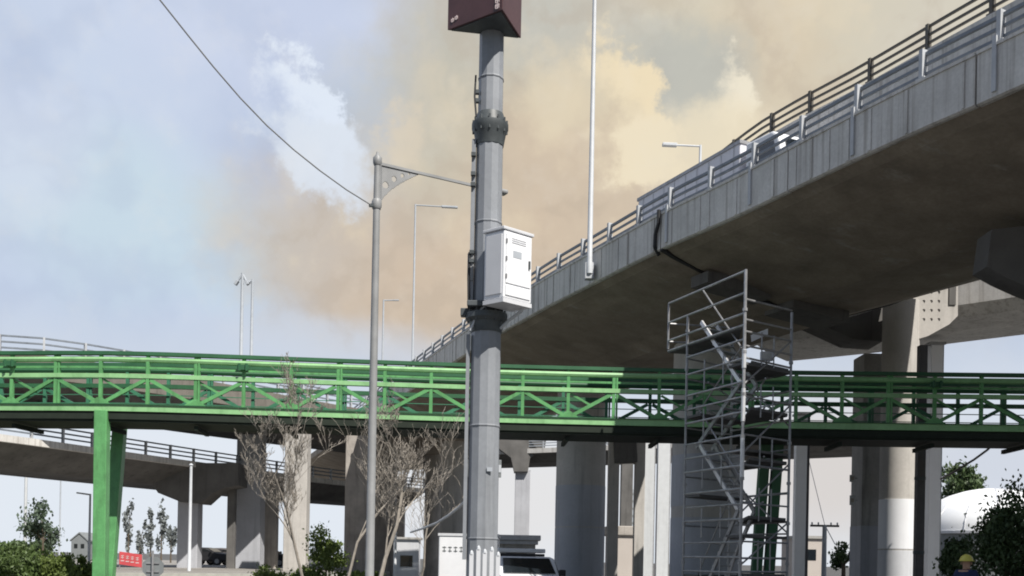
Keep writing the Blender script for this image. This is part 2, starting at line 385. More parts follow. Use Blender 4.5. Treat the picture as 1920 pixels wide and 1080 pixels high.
# parapet panels on the near side, each slightly different
PAN = 5.2; d = DJ-PAN*round(DJ/PAN)
segs = []
d = DJ
while d > 0: segs.append((max(0, d-PAN), d)); d -= PAN
d = DJ
while d < TOT-1: segs.append((d, min(TOT, d+PAN))); d += PAN
for (a, b) in segs:
    if a > V1.dist_y(75): continue
    mb = MB(); g_ = .022
    lo = 10.38+rng.uniform(-.015, .015)
    mb.sweep(V1.sub(a+g_, b-g_, 1.0), [(0, lo+.03), (.05, lo), (.28, lo+.02), (.28, 11.36), (.0, 11.36)])
    # upstand coping and thin formed ribs
    mb.sweep(V1.sub(a+g_, b-g_, 1.0), [(-.03, 11.362), (.31, 11.362), (.31, 11.42), (-.03, 11.42)])
    kx = a+rng.uniform(.2, .6)
    while kx < b-.3:
        w = rng.choice((.04, .06, .09)); p = V1.at(kx, -.008, 0); q2 = V1.at(kx+w, -.008, 0)
        mb.sweep([tuple(p.xy), tuple(q2.xy)], [(-.012, lo+.05), (.004, lo+.05), (.004, 11.34), (-.012, 11.34)])
        kx += rng.uniform(.35, 1.5)
    mb.build('parapet_panel', m_para, via)
MB().sweep(V1.sub(0, TOT), [(WID-.3, 10.52), (WID, 10.5), (WID, 11.36), (WID-.3, 11.36)]).build('far_parapet', m_para, via)
# near railing
d_far = V1.dist_y(66)
for (zz, w, h, o) in ((11.95, .07, .07, .12), (11.74, .05, .06, .12), (11.54, .05, .06, .12)):
    MB().sweep(V1.sub(0, V1.dist_y(90)), [(o-w/2, zz-h/2), (o+w/2, zz-h/2), (o+w/2, zz+h/2), (o-w/2, zz+h/2)]).build('rail', m_rail, via)
def post_obj(line, d, off, z0, z1, m, par, w=.16, t=.05, name='railing_post'):
    p = line.at(d, off, z0); q = line.at(d+.1, off, z0); ang = math.atan2(q.y-p.y, q.x-p.x)
    mb = MB(); hh = z1-z0
    mb.box((p.x, p.y, (z0+z1)/2), (t, w, hh), ang)
    n = V1.n[0]
    mb.box((p.x, p.y, z0+.02), (t*2.4, w*1.25, .04), ang)
    return mb.build(name, m, par)
d = DJ-.35
while d > 1: post_obj(V1, d, .08, 11.42, 12.04, m_post, via, .15, .09); d -= 1.75
d = DJ+1.3
while d < d_far: post_obj(V1, d, .08, 11.42, 12.04, m_post, via, .15, .09); d += 1.75
# outside brackets dropping from each second post on the fascia
d = DJ-.35
while d > 1:
    p = V1.at(d, -.025, 0); q2 = V1.at(d+.09, -.025, 0)
    MB().sweep([tuple(p.xy), tuple(q2.xy)], [(-.02, 10.5), (.02, 10.5), (.02, 11.55), (-.02, 11.55)]).build('bracket', m_post, via); d -= 3.5
# expansion joint: dark gap lining, broken edge and downpipe
mb = MB(); a = V1.at(DJ-.09, .12); b = V1.at(DJ+.05, .12)
mb.sweep([tuple(a.xy), tuple(b.xy)], [(-.1, 10.36), (.33, 10.2), (2.28, 9.68), (4.18, 9.27), (6.5, 9.22), (8.7, 9.9), (10.2, 10.5), (10.2, 10.85), (-.1, 11.34)])
mb.build('expansion_joint', m_black, via)
mb = MB(); pts = [V1.at(DJ+.02, -.06, 11.5), V1.at(DJ+.02, -.07, 11.1), V1.at(DJ+.16, -.07, 10.85), V1.at(DJ+.2, -.06, 10.5), V1.at(DJ+.24, .12, 10.3)]
mb.path(pts, .055, 8).build('downpipe', m_black, via, smooth=True)
mb = MB()
for (o0, o1, z, s_) in ((1.3, 3.6, 9.55, .5), (4.2, 6.4, 9.15, .8)):
    a = V1.at(DJ-s_, 0); b = V1.at(DJ+s_*.6, 0); mb.sweep([tuple(a.xy), tuple(b.xy)], [(o0, z-.02), (o1, z-.2), (o1, z+.3), (o0, z+.3)])
mb.build('bearing_block', m_dconc, via)
# upper carriageway
U0 = 4.5
def zup(d):
    y = V1.at(d).y
    return 0 if y < 30 else (-2.4*min(1, (y-30)/15)**1.3)
du1 = V1.dist_y(45)
n_ = int(du1/.8); pth = V1.sub(0, du1, .8); dz = [zup(du1*i/(len(pth)-1)) for i in range(len(pth))]
MB().sweep(pth, [(U0, 13.3), (U0+.25, 13.3), (U0+.25, 14.85), (U0, 14.85)], dz=dz).build('upper_parapet', m_para, via)
MB().sweep(pth, [(U0+.26, 13.3), (12.2, 13.3), (12.2, 13.75), (U0+.26, 13.75)], dz=dz).build('upper_deck', m_conc, via)  # carried far back, unseen, to widen the shade on the footbridge
MB().sweep(V1.sub(0, V1.dist_y(43), .8), [(U0+1.2, 10.9), (U0+1.5, 10.9), (U0+1.5, 12.2), (U0+1.2, 12.2)]).build('median_wall', m_conc, via)
for (zz, w) in ((15.46, .06), (15.24, .05), (15.03, .05)):
    MB().sweep(pth, [(U0+.05, zz-.03), (U0+.05+w, zz-.03), (U0+.05+w, zz+.03), (U0+.05, zz+.03)], dz=dz).build('upper_rail', m_darkrail, via)
d = 1.0
while d < du1:
    p = V1.at(d, U0+.08, 0); z = zup(d); post_obj(V1, d, U0+.09, 14.85+z, 15.52+z, m_darkrail, via, .14, .09, 'upper_post'); d += 2.0

def round_pier(par, c, r, ztop, m, bands=(), cap=None, n=28, m_band=None):
    prof = [(r, -.1), (r, ztop)]
    o = MB().lathe((c.x, c.y, 0), prof, n).build('pier', m, par, smooth=True)
    for (z0, z1) in bands:
        MB().lathe((c.x, c.y, 0), [(r+.012, z0), (r+.012, z1)], n).build('paint_band', m_band or m_pierpaint, o, smooth=True)
    if cap: cap.build('pier_cap', m_dconc, o)
    return o
def cap_poly(line, d, offs, zs, t):       # hammerhead slab across the deck
    a = line.at(d-t/2, 0); b = line.at(d+t/2, 0)
    return MB().sweep([tuple(a.xy), tuple(b.xy)], list(zip(offs, zs)))
PCAP = ([2.2, 4.5, 6.7, 9.2, 9.2, 2.2], [9.1, 8.5, 8.5, 9.1, 9.85, 9.85])
def pier_at(y, r, m, bands=(), px=None, **k):
    dd = V1.dist_y(y); c = V1.at(dd, 5.5)
    if px is not None: c = G(px, y)
    return round_pier(via, c, r, 9.35, m, bands, None, **k)
pier_at(36, 1.2, m_pier, ((0, 3.1), (3.5, 5.3)), px=1320)
pier_at(46, 1.12, m_pier, ((0, 3.0), (3.05, 4.9)), px=1086)
pier_at(67, 1.0, m_pier, ((0, 2.4),), px=853)
pier_at(76, .68, m_pierbrown, px=811)
MB().prism([P(x, y, 22.5) for x, y in [(1850, 500), (1886, 520), (1930, 540), (2200, 640), (2330, 660), (2330, 380), (1860, 430)]], (0, .7, 0)).build('pier_cap', m_dconc, via)  # shaded cap: its shade is put into the dark concrete colour
round_pier(via, G(2270, 23.2), 1.2, 8.5, m_pier)

# ------------------------------------------------------------------ right-hand viaduct
def xy(px, D): p = G(px, D); return (p.x, p.y)
V2 = Line2([xy(2330, 31.5), xy(2120, 33.5), xy(1920, 35.4), xy(1690, 38.2), xy(1560, 40), xy(1400, 42)])
v2 = thing('viaduct', G(1680, 36.5), 'grey concrete box-girder viaduct at the right edge on a pale round column', 'viaduct')
# direction runs right to left, so the near face is on the left: negative offsets go away from the camera
s2 = 1
LV2 = V2.l[-1]
MB().sweep(V2.sub(0, LV2), [(0, 11.1), (.5, 10.75), (2.0, 10.62), (4.5, 10.7), (6.5, 11.3), (6.5, 12.4), (0, 12.4)]).build('girder', m_para, v2)
MB().sweep(V2.sub(0, LV2), [(-.05, 12.404), (.25, 12.404), (.25, 13.1), (-.05, 13.1)]).build('parapet', m_para, v2)
c = G(1681, 36.0); o = MB().lathe((c.x, c.y, 0), [(.63, -.1), (.63, 10.9)], 32).build('round_column', m_pier, v2, smooth=True)
for (z0, z1) in ((0, 2.1), (2.15, 3.9)): MB().lathe((c.x, c.y, 0), [(.642, z0), (.642, z1)], 32).build('paint_band', m_white if z0 else m_whiteg, o, smooth=True)
a = G(1627, 37.6); o = MB().box((a.x, a.y, 4.6), (.95, 1.2, 9.4)).build('square_column', m_conc, v2, bevel=.03)
MB().box((a.x, a.y, 1.5), (.962, 1.212, 3.0)).build('paint_band', m_pierpaint, o)
# hammerhead
def ppoly(pts, D, depth): return MB().prism([P(x, y, D) for x, y in pts], (0, depth, 0))
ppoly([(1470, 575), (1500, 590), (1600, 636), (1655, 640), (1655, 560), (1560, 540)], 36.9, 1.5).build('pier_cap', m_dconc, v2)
o = ppoly([(1706, 545), (1706, 640), (1740, 630), (1780, 608), (1796, 592), (1796, 505), (1770, 500)], 35.6, .9).build('pier_cap', m_pier, v2)
for i in range(4):
    for j in range(5):
        x, y = 1718+i*14, 548+j*17
        if y < 622-(x-1710)*.35: MB().tube(P(x, y, 35.592), P(x, y, 35.63), .055, n=8).build('tie_hole', m_dconc, o)
MB().box(P(1786, 549, 35.58), (.24, .04, .85)).build('slot', m_dconc, o)
# further columns of the right side
t = thing('steel_column', G(1722, 33), 'slim dark steel column just right of the pale round column', 'column')
MB().box((*G(1722, 33).xy, zat(1722, 648, 33)/2), (.26, .26, zat(1722, 648, 33))).build('shaft', m_steelcol, t, bevel=.01)
mb = MB(); p = G(1722, 32.86); mb.box((p.x, p.y, 5.6), (.2, .12, .35)).box((p.x, p.y, 2.0), (.34, .1, .1)).box((p.x, p.y, 4.4), (.34, .1, .1)); mb.build('clamp', m_mastd, t)
def boxcol(px, D, pw, ytop, m, label, extra=None, cat='column', nm='pale_column'):
    w = pw*D/F; zt = zat(px, ytop, D); p = G(px, D)
    t = thing(nm, p, label, cat)
    MB().box((p.x, p.y, zt/2), (w, w*.9, zt)).build('shaft', m, t, bevel=.015)
    MB().box((p.x, p.y, zt+.05), (w*1.35, w*1.25, .1)).build('cap_plate', m_galv, t)
    MB().box((p.x, p.y, .1), (w*1.7, w*1.6, .2)).build('base_plate', m_conc, t)
    if extra: extra(t, p, w, zt)
    return t
def seam(t, p, w, zt):
    mb = MB(); mb.tube((p.x+w/2+.05, p.y-.05, 0), (p.x+w/2+.05, p.y-.05, zt), .05, n=8); mb.build('downpipe', m_galv, t, smooth=True)
boxcol(1746, 40, 22, 648, m_white, 'pale white steel column right of the slim dark column', seam)
boxcol(1497, 46, 20, 780, m_white, 'white steel column right behind the scaffold tower', seam)
boxcol(1209, 56, 26, 808, m_palecol, 'left of the two white square columns left of the scaffold tower', seam)
boxcol(1240, 58, 22, 812, m_palecol, 'right of the two white square columns left of the scaffold tower', seam)
# portal frame
t = thing('portal_frame', G(1165, 52), 'grey concrete portal frame between the large round column and the white square columns', 'portal frame')
mb = MB(); 
for px, w in ((1147, .55), (1196, .5)): p = G(px, 52); MB().box((p.x, p.y, 4.0), (w, .6, 8.0)).build('leg', m_pier, t, bevel=.02)
a = P(1150, 848, 52); b = P(1193, 846, 52); MB().beam(a, b, .7, 1.2).build('crossbeam', m_dconc, t, bevel=.03)

# ------------------------------------------------------------------ left viaducts
def small_viaduct(nm_label, line, ztop, fh, gh, width, mface, mgird, rail_h=.9, y_skip=None, posts=2.0, far=False):
    mid = line.at(line.l[-1]*.5); t = thing('viaduct', Vector((mid.x, mid.y, 0)), nm_label, 'viaduct')
    z1 = ztop-rail_h; Lt = line.l[-1]; sp = line.sub(0, Lt, 2.0)
    s = -1        # path runs left to right, right-hand normal points to the camera; deck lies behind
    MB().sweep(sp, [(0, z1-fh), (0, z1), (-.3, z1), (-.3, z1-fh)]).build('parapet', mface, t)
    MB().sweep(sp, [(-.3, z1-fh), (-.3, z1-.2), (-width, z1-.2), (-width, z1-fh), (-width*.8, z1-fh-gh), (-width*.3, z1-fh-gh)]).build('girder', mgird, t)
    for k, zz in enumerate((ztop-.05, ztop-rail_h*.38, ztop-rail_h*.7)):
        MB().sweep(sp, [(-.05, zz-.04), (-.05, zz+.04), (-.13, zz+.04), (-.13, zz-.04)]).build('rail', m_lampf if far else m_rail, t)
    d = .5; c = 0
    while d < Lt and c < 98:
        p = line.at(d, -.1, 0); q = line.at(d+.1, -.1, 0); MB().box((p.x, p.y, ztop-rail_h/2), (.1, .14, rail_h), math.atan2(q.y-p.y, q.x-p.x)).build('railing_post', m_post, t); d += posts; c += 1
    return t
V4 = Line2([xy(-420, 49), *[tuple(PZ(x, y, 12.0).xy) for x, y in ((20, 627), (220, 653), (420, 689), (590, 724), (740, 752), (880, 776))]])
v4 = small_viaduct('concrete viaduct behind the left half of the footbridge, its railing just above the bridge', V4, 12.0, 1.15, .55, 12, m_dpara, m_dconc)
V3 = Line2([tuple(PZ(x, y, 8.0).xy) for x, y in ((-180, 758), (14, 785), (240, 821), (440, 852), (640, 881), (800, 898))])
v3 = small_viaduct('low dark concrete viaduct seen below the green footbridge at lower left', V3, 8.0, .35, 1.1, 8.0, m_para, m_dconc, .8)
def part_col(par, px, D, pw, ytop, m, base=0, sq=True, label=None):
    w = pw*D/F; zt = zat(px, ytop, D); p = G(px, D)
    if sq: o = MB().box((p.x, p.y, zt/2-.1), (w, w*.8, zt)).build('pier', m, par, bevel=.04)
    else: o = MB().lathe((p.x, p.y, 0), [(w/2, 0), (w/2, zt)], 24).build('pier', m, par, smooth=True)
    if label: o['label'] = label
    return o
# low viaduct pier: hammerhead with an arched crossbeam
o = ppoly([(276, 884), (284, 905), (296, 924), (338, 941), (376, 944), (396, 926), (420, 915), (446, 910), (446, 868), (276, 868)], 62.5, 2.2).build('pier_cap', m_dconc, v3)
part_col(v3, 355, 63.6, 38, 925, m_pierpaint)
part_col(v3, 433, 64.2, 15, 905, m_dconc)
part_col(v3, 506, 70, 26, 905, m_pierbrown)
part_col(v3, 672, 84, 38, 890, m_pierbrown)
part_col(v3, 742, 90, 30, 900, m_pierbrown)
# high viaduct piers
part_col(v4, 468, 67, 46, 780, m_pierpaint)
part_col(v4, 555, 60, 42, 780, m_pier)
part_col(v4, 668, 66, 42, 780, m_pierbrown)
part_col(v4, 718, 70, 44, 790, m_pierbrown)
# far viaduct seen under the middle
V5 = Line2([xy(620, 96), xy(900, 90), xy(1150, 84), xy(1420, 78), xy(1700, 72)])
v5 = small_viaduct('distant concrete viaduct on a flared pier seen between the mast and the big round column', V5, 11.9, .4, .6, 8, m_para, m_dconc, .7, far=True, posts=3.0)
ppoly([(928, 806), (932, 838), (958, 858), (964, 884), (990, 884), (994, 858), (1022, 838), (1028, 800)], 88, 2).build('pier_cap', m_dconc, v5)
part_col(v5, 977, 89, 28, 880, m_pierpaint)
part_col(v5, 1172, 84, 22, 830, m_dconc)

# ------------------------------------------------------------------ green footbridge
FB = Line2([xy(-160, 28.9), xy(14, 28.7), xy(230, 28.4), xy(560, 28.8), xy(880, 29.2), xy(1240, 29.4), xy(1600, 29.3), xy(2080, 29.0)])
fb = thing('footbridge', G(190, 28.3), 'long green steel truss footbridge crossing the whole picture', 'footbridge')
ZT = 7.13; FW = 1.7; LF = FB.l[-1]; sp = FB.sub(0, LF, 1.4)
def sw(o0, o1, z0, z1): return MB().sweep(sp, [(o0, z0), (o0, z1), (o1, z1), (o1, z0)])
for side, off in (('near', 0.0), ('far', -FW)):
    gm = m_green if not off else m_dgreen  # far side takes the darker green, with its shade in the colour
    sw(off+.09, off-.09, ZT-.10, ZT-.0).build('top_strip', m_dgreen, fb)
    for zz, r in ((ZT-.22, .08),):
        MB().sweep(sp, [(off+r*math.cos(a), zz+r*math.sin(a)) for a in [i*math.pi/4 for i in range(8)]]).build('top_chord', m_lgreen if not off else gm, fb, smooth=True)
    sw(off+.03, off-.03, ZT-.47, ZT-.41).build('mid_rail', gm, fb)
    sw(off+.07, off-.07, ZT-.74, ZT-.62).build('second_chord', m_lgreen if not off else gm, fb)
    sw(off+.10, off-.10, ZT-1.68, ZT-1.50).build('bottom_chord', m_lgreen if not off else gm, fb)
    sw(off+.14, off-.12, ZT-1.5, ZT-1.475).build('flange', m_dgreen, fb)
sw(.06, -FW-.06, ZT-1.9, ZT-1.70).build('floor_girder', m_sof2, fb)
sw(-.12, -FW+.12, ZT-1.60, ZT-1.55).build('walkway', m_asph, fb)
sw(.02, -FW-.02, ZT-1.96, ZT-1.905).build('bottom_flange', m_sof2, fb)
PW = 1.32; n_p = int(LF/PW)
for k in range(n_p+1):
    d = .15+k*PW
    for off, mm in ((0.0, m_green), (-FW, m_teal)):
        a = FB.at(d, off, ZT-1.46); b = FB.at(d, off, ZT-.1)
        if k < 46:
            if off == 0 and k % 2: a.y -= .0
            mb = MB().beam(a, b, .09, .09); 
            if k % 3 == 0: mb.beam(a+Vector((.09, 0, 0)), b+Vector((.09, 0, 0)), .05, .09)
            mb.build('post', mm, fb)
            c0 = FB.at(d+.07, off, ZT-1.44); c1 = FB.at(d+PW-.07, off, ZT-.78)
            if (k+(1 if off else 0)) % 2: c0.z, c1.z = c1.z, c0.z
            MB().beam(c0, c1, .07, .10).build('brace', mm, fb)
            if not off and k % 2 == 0:
                e0 = FB.at(d+.07, -.03, c1.z); e1 = FB.at(d+PW*.55, -.03, c0.z+(c1.z-c0.z)*.45); MB().beam(e0, e1, .045, .06).build('brace', mm, fb)
        if k % 2 == 0 and not off:
            g0 = FB.at(d, .075, ZT-1.46); up = (k % 4 == 0)
            mb = MB()
            x0 = FB.at(d-.3, .075); x1 = FB.at(d+.3, .075)
            mb.prism([(x0.x, x0.y, ZT-1.47), (x1.x, x1.y, ZT-1.47), (g0.x+.07, g0.y, ZT-1.3), (g0.x-.07, g0.y, ZT-1.3)], (0, .02, 0))
            mb.build('gusset_plate', mm, fb)
    if k % 2 == 0:
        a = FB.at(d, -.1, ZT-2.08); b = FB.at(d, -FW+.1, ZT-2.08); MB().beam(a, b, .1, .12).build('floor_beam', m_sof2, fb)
    if k % 5 == 2:
        a = FB.at(d, .14, ZT-.36)
        mb = MB().box(a, (.34, .1, .14)).tube(a+Vector((-.1, -.06, .1)), a+Vector((-.1, -.06, -.1)), .04, n=6).tube(a+Vector((.1, -.06, .1)), a+Vector((.1, -.06, -.1)), .04, n=6)
        mb.build('chord_clamp', m_dgreen, fb)
# handrails and mesh lines on the far side
for zz in (ZT-.95, ZT-1.2):
    MB().sweep(sp, [(-FW+.1, zz-.012), (-FW+.1, zz+.012), (-FW+.07, zz+.012), (-FW+.07, zz-.012)]).build('handrail_wire', m_teal, fb)
# legs at the left
def leg(p0, p1, w, d_, m):
    MB().beam(p0, p1, w, d_, up=Vector((0, 1, 0))).build('leg', m, fb, bevel=.02)
leg(P(188, 1100, 28.4), P(192, 770, 28.4), .36, .3, m_green)
leg(P(200, 1110, 30.2), P(226, 786, 30.5), .36, .3, m_green)
for px in (1455, 1431):
    leg(P(px-16, 1110, 31.6), P(px+6, 805, 31.0), .30, .3, m_dgreen)

# ------------------------------------------------------------------ tall steel mast
MX = P(912, 600, 13).x; MY = 13.0
mast = thing('steel_mast', (MX, MY, 0), 'tall thick grey steel mast in the centre carrying a maroon box at its top', 'mast')
def zm(y): return zat(912, y, 13)
MB().lathe((MX, MY, 0), [(.205, 0), (.198, zm(800)), (.192, zm(598))], 12, R(12)).build('shaft', m_mast, mast)
MB().lathe((MX, MY, 0), [(.178, zm(600)), (.172, zm(262))], 12, R(12)).build('shaft', m_mast, mast)
MB().lathe((MX, MY, 0), [(.162, zm(262)), (.158, zm(40))], 12, R(12)).build('shaft', m_mast, mast)
MB().lathe((MX, MY, 0), [(.178, zm(275)), (.205, zm(252)), (.235, zm(244)), (.235, zm(234)), (.2, zm(232)), (.17, zm(215))], 24).build('flange', m_mastd, mast, smooth=True)
MB().lathe((MX, MY, 0), [(.20, zm(625)), (.22, zm(606)), (.27, zm(600)), (.27, zm(590)), (.2, zm(588)), (.19, zm(572))], 24).build('flange', m_mastd, mast, smooth=True)
mb = MB()
for k in range(12):
    a = k*math.pi/6; x = MX+.215*math.cos(a); y = MY+.215*math.sin(a); mb.tube((x, y, zm(252)), (x, y, zm(226)), .012, n=6); mb.tube((x*1+.02*math.cos(a), y+.02*math.sin(a), zm(606)), (x+.02*math.cos(a), y+.02*math.sin(a), zm(582)), .013, n=6)
mb.build('flange_bolts', m_mastd, mast)
for y in (150, 420, 800, 1010):
    rr_ = .166 if y < 260 else (.181 if y < 600 else .203+.004*(y-690)/400)
    MB().lathe((MX, MY, 0), [(rr_, zm(y)-.012), (rr_+.004, zm(y)), (rr_, zm(y)+.012)], 12, R(12)).build('weld_seam', m_mast, mast)
for (px_, y, w_, h_) in ((918, 880, .07, .05),):
    q_ = P(px_, y, MY-.205); MB().box(q_, (w_, .012, h_), .1).build('plate', m_lampf, mast)
# cable tray down the left side with climbing steps
mb = MB(); 
mb.box((MX-.20, MY-.04, zm(430)), (.05, .09, zm(262)-zm(590)))
mb.box((MX-.225, MY-.04, zm(840)), (.045, .08, zm(640)-zm(1060)))
mb.build('cable_tray', m_mastd if False else m_mast, mast)
for y in (180, 196, 296, 332, 352, 478, 494): MB().box((MX-.2 if y > 250 else MX-.175, MY-.1, zm(y)), (.06, .06, .045)).build('cleat', m_mastd, mast)
mb = MB().path([Vector((MX-.19, MY-.12, zm(150))), Vector((MX-.2, MY-.13, zm(190))), Vector((MX-.175, MY-.15, zm(228)))], .012).path([Vector((MX-.225, MY-.1, zm(478))), Vector((MX-.235, MY-.1, zm(520))), Vector((MX-.225, MY-.1, zm(575)))], .018)
mb.build('cable', m_black, mast, smooth=True)
MB().box((MX-.215, MY-.05, zm(505)), (.075, .1, .35)).build('junction_box', m_lamp, mast, bevel=.008)
# dark clamp assembly below the cabinet
mb = MB(); mb.box((MX-.02, MY-.12, zm(578)), (.44, .30, .07)).box((MX+.17, MY-.22, zm(572)), (.30, .2, .05)).box((MX-.25, MY-.02, zm(588)), (.16, .12, .10))
mb.build('bracket', m_mastd, mast, bevel=.01)
mb = MB().path([P(968, 560, 12.7), P(984, 570, 12.7), P(976, 585, 12.75), P(955, 600, 12.85), P(938, 616, 12.9)], .02, 8).path([P(915, 568, 12.75), P(902, 580, 12.8), P(890, 600, 12.85), P(882, 620, 12.85)], .014, 8)
mb.build('conduit', m_lampl, mast, smooth=True)
# maroon box
ZB = zat(942, 18, 12.4)
def atZ(px, py, Z): return PZ(px, py, Z)
NN = PZ(942, 18, ZB); LLc = PZ(839, 57, ZB); RR = PZ(977, 72, ZB); BB = LLc+RR-NN
up = Vector((0, 0, .95))
bx = MB().prism([NN, RR, LLc], up).build('sign_box', m_maroon, mast, bevel=.008)
cc = (NN+RR+LLc)/3
def ins(k, dz): return [cc+(p-cc)*k+Vector((0, 0, dz)) for p in (NN, RR, LLc)]
MB().prism(ins(.9, -.012), (0, 0, .022)).build('underside_panel', m_mastd, bx)
def on_face(A, B, u, v, o=.004):       # a point on a side face, u along, v up
    d = (B-A); n = Vector((d.y, -d.x, 0)).normalized()
    if n.dot(cc-A) > 0: n = -n
    return A+d*u+Vector((0, 0, v))+n*o
mb = MB()
def mark(A, B, u0, v0, u1, v1, w=.012):
    a = on_face(A, B, u0, v0); b = on_face(A, B, u1, v1); mb.beam(a, b, .006, w)
for (u, v) in ((.83, .10), (.90, .085)):
    for s in ((0, 0, .045, 0), (0, .03, .045, .03), (0, 0, 0, .035), (.045, 0, .045, .035), (.02, -.01, .02, .045)):
        mark(NN, LLc, u+s[0]-.02, v+s[1], u+s[2]-.02, v+s[3])
for v in (.10, .17, .24):
    for s in ((0, 0, .06, 0), (0, .045, .06, .045), (.0, 0, .0, .045), (.06, 0, .06, .045), (.03, -.01, .03, .055), (0, .02, .06, .03)):
        mark(NN, LLc, .06+s[0], v+s[1]-.06, .06+s[2], v+s[3]-.06, .013)
mb.build('lettering', m_marks, bx)
# white cabinet
cab = thing('equipment_cabinet', P(946, 560, 12.5), 'white metal cabinet strapped to the middle of the tall grey mast', 'cabinet')
Zc1 = zat(946, 430, 12.42); Zc0 = zat(946, 557, 12.42)
N1 = PZ(946, 430, Zc1); L1 = P(909, 434, 12.62); R1 = P(998, 445, 12.72); L1.z = R1.z = Zc1; B1 = L1+R1-N1
dn = Vector((0, 0, Zc0-Zc1)); q = [N1, R1, B1, L1]
body = MB().hexa([p+dn for p in q], q).build('body', m_white, cab, bevel=.012)
c1 = (N1+B1)/2
rf = [c1+(p-c1)*1.09 for p in q]; MB().hexa([p+Vector((0, 0, .004)) for p in rf], [p+Vector((0, 0, .045)) for p in rf]).build('roof', m_whiteg, cab, bevel=.008)
bt = [c1+(p-c1)*1.03+dn for p in q]; MB().hexa([p-Vector((0, 0, .055)) for p in bt], [p-Vector((0, 0, .004)) for p in bt]).build('base_frame', m_whiteg, cab)
def facepanel(A, B, u0, u1, v0, v1, th=.012):
    d = B-A; n = Vector((d.y, -d.x, 0)).normalized(); n = -n if n.dot(c1-A) > 0 else n
    Hh = -(Zc0-Zc1); a = A+d*u0; b = A+d*u1
    return MB().prism([Vector((a.x, a.y, Zc0+Hh*v0)), Vector((b.x, b.y, Zc0+Hh*v0)), Vector((b.x, b.y, Zc0+Hh*v1)), Vector((a.x, a.y, Zc0+Hh*v1))], n*th)
o = facepanel(N1, R1, .06, .94, .22, .95).build('door', m_white, cab, bevel=.004)
facepanel(N1, R1, .85, .9, .5, .62, .03).build('handle', m_mastd, o)
for vv in (.84, .87, .90): facepanel(N1, R1, .25, .75, vv-.008, vv+.004, .018).build('louvre', m_whiteg, o)
for vv in (.32, .58, .84): facepanel(N1, R1, .05, .085, vv-.03, vv+.03, .022).build('hinge', m_galv, o)
facepanel(N1, R1, .3, .6, .62, .72, .0155).build('notice_plate', m_lampf, o)
facepanel(N1, R1, .06, .94, .04, .19).build('lower_panel', m_white, cab, bevel=.004)
o = facepanel(N1, L1, .1, .9, .06, .95).build('side_panel', m_whiteg, cab, bevel=.004)

# ------------------------------------------------------------------ street lamps
lamp = thing('street_lamp', G(704, 17), 'ornate grey street lamp with a scrolled bracket, left of the tall mast', 'street lamp')
lx, ly = P(704, 500, 17).x, 17.0
def zl(y): return zat(704, y, 17)
MB().lathe((lx, ly, 0), [(.11, 0), (.11, .9), (.075, 1.0), (.066, zl(700)), (.058, zl(380)), (.05, zl(300))], 14).build('shaft', m_lamp, lamp, smooth=True)
MB().lathe((lx, ly, 0), [(.06, zl(310)), (.075, zl(306)), (.075, zl(296)), (.03, zl(290)), (.02, zl(285))], 14).build('finial', m_lamp, lamp, smooth=True)
MB().lathe((lx, ly, 0), [(.07, zl(392)), (.085, zl(388)), (.085, zl(378)), (.07, zl(374))], 12).build('collar', m_lamp, lamp, smooth=True)
aZ = zl(306); A0 = Vector((lx, ly, aZ)); A1 = PZ(888, 348, aZ); A2 = A0.lerp(A1, 1.12)
MB().beam(A0, A2, .035, .045).build('arm', m_lamp, lamp)
ad = (A2-A0).normalized()
mb = MB(); hd = A2; mb.beam(hd-ad*.05, hd+ad*.45, .18, .08); mb.build('lamp_head', m_lamp, lamp, bevel=.03)
# scroll plate made on a fine grid with three round holes
mb = MB(); cell = .0125; Wp, Hp = .70, .68
holes = ((.10, .335, .058), (.255, .2, .048), (.405, .11, .036), (.53, .06, .02))
def inside(u, v):      # v measured downwards from the arm
    if u < .02 or v < .02 or u > Wp or v > Hp: return False
    lim = Hp*(1-(min(1, u/Wp))**.62)
    if v > lim+.03: return False
    return all((u-a)**2+(v-b)**2 > r*r for a, b, r in holes)
for i in range(int(Wp/cell)+1):
    j = 0; nj = int(Hp/cell)+1
    while j < nj:
        if inside((i+.5)*cell, (j+.5)*cell):
            j0 = j
            while j < nj and inside((i+.5)*cell, (j+.5)*cell): j += 1
            a = A0+ad*(.055+(i+.5)*cell)+Vector((0, 0, -j0*cell)); b = a+Vector((0, 0, -(j-j0)*cell)); mb.beam(a, b, cell*1.02, .02, up=ad) if False else mb.prism([a-ad*cell*.5, a+ad*cell*.5, b+ad*cell*.5, b-ad*cell*.5], Vector((-ad.y, ad.x, 0))*.02)
        else: j += 1
mb.build('scroll_bracket', m_lamp, lamp)
MB().beam(Vector((lx+.06, ly, aZ)), Vector((lx+.06, ly, aZ-.78)), .02, .03).build('bracket_bar', m_lamp, lamp)
w = thing('overhead_cable', P(697, 385, 16.95), 'thin dark cable rising from the ornate lamp to the top left', 'cable')
wp = [P(697, 385, 16.95), P(650, 356, 16.6), P(600, 320, 16.2), P(550, 280, 15.8), P(500, 235, 15.4), P(450, 183, 15), P(400, 125, 14.6), P(350, 63, 14.2), P(300, 0, 13.8), P(235, -85, 13.2), P(150, -200, 12.5)]
MB().path([p for p in wp], .011, 6).build('wire', m_lamp, w, smooth=True); MB().box(wp[0], (.09, .05, .05)).build('clamp', m_mastd, w)

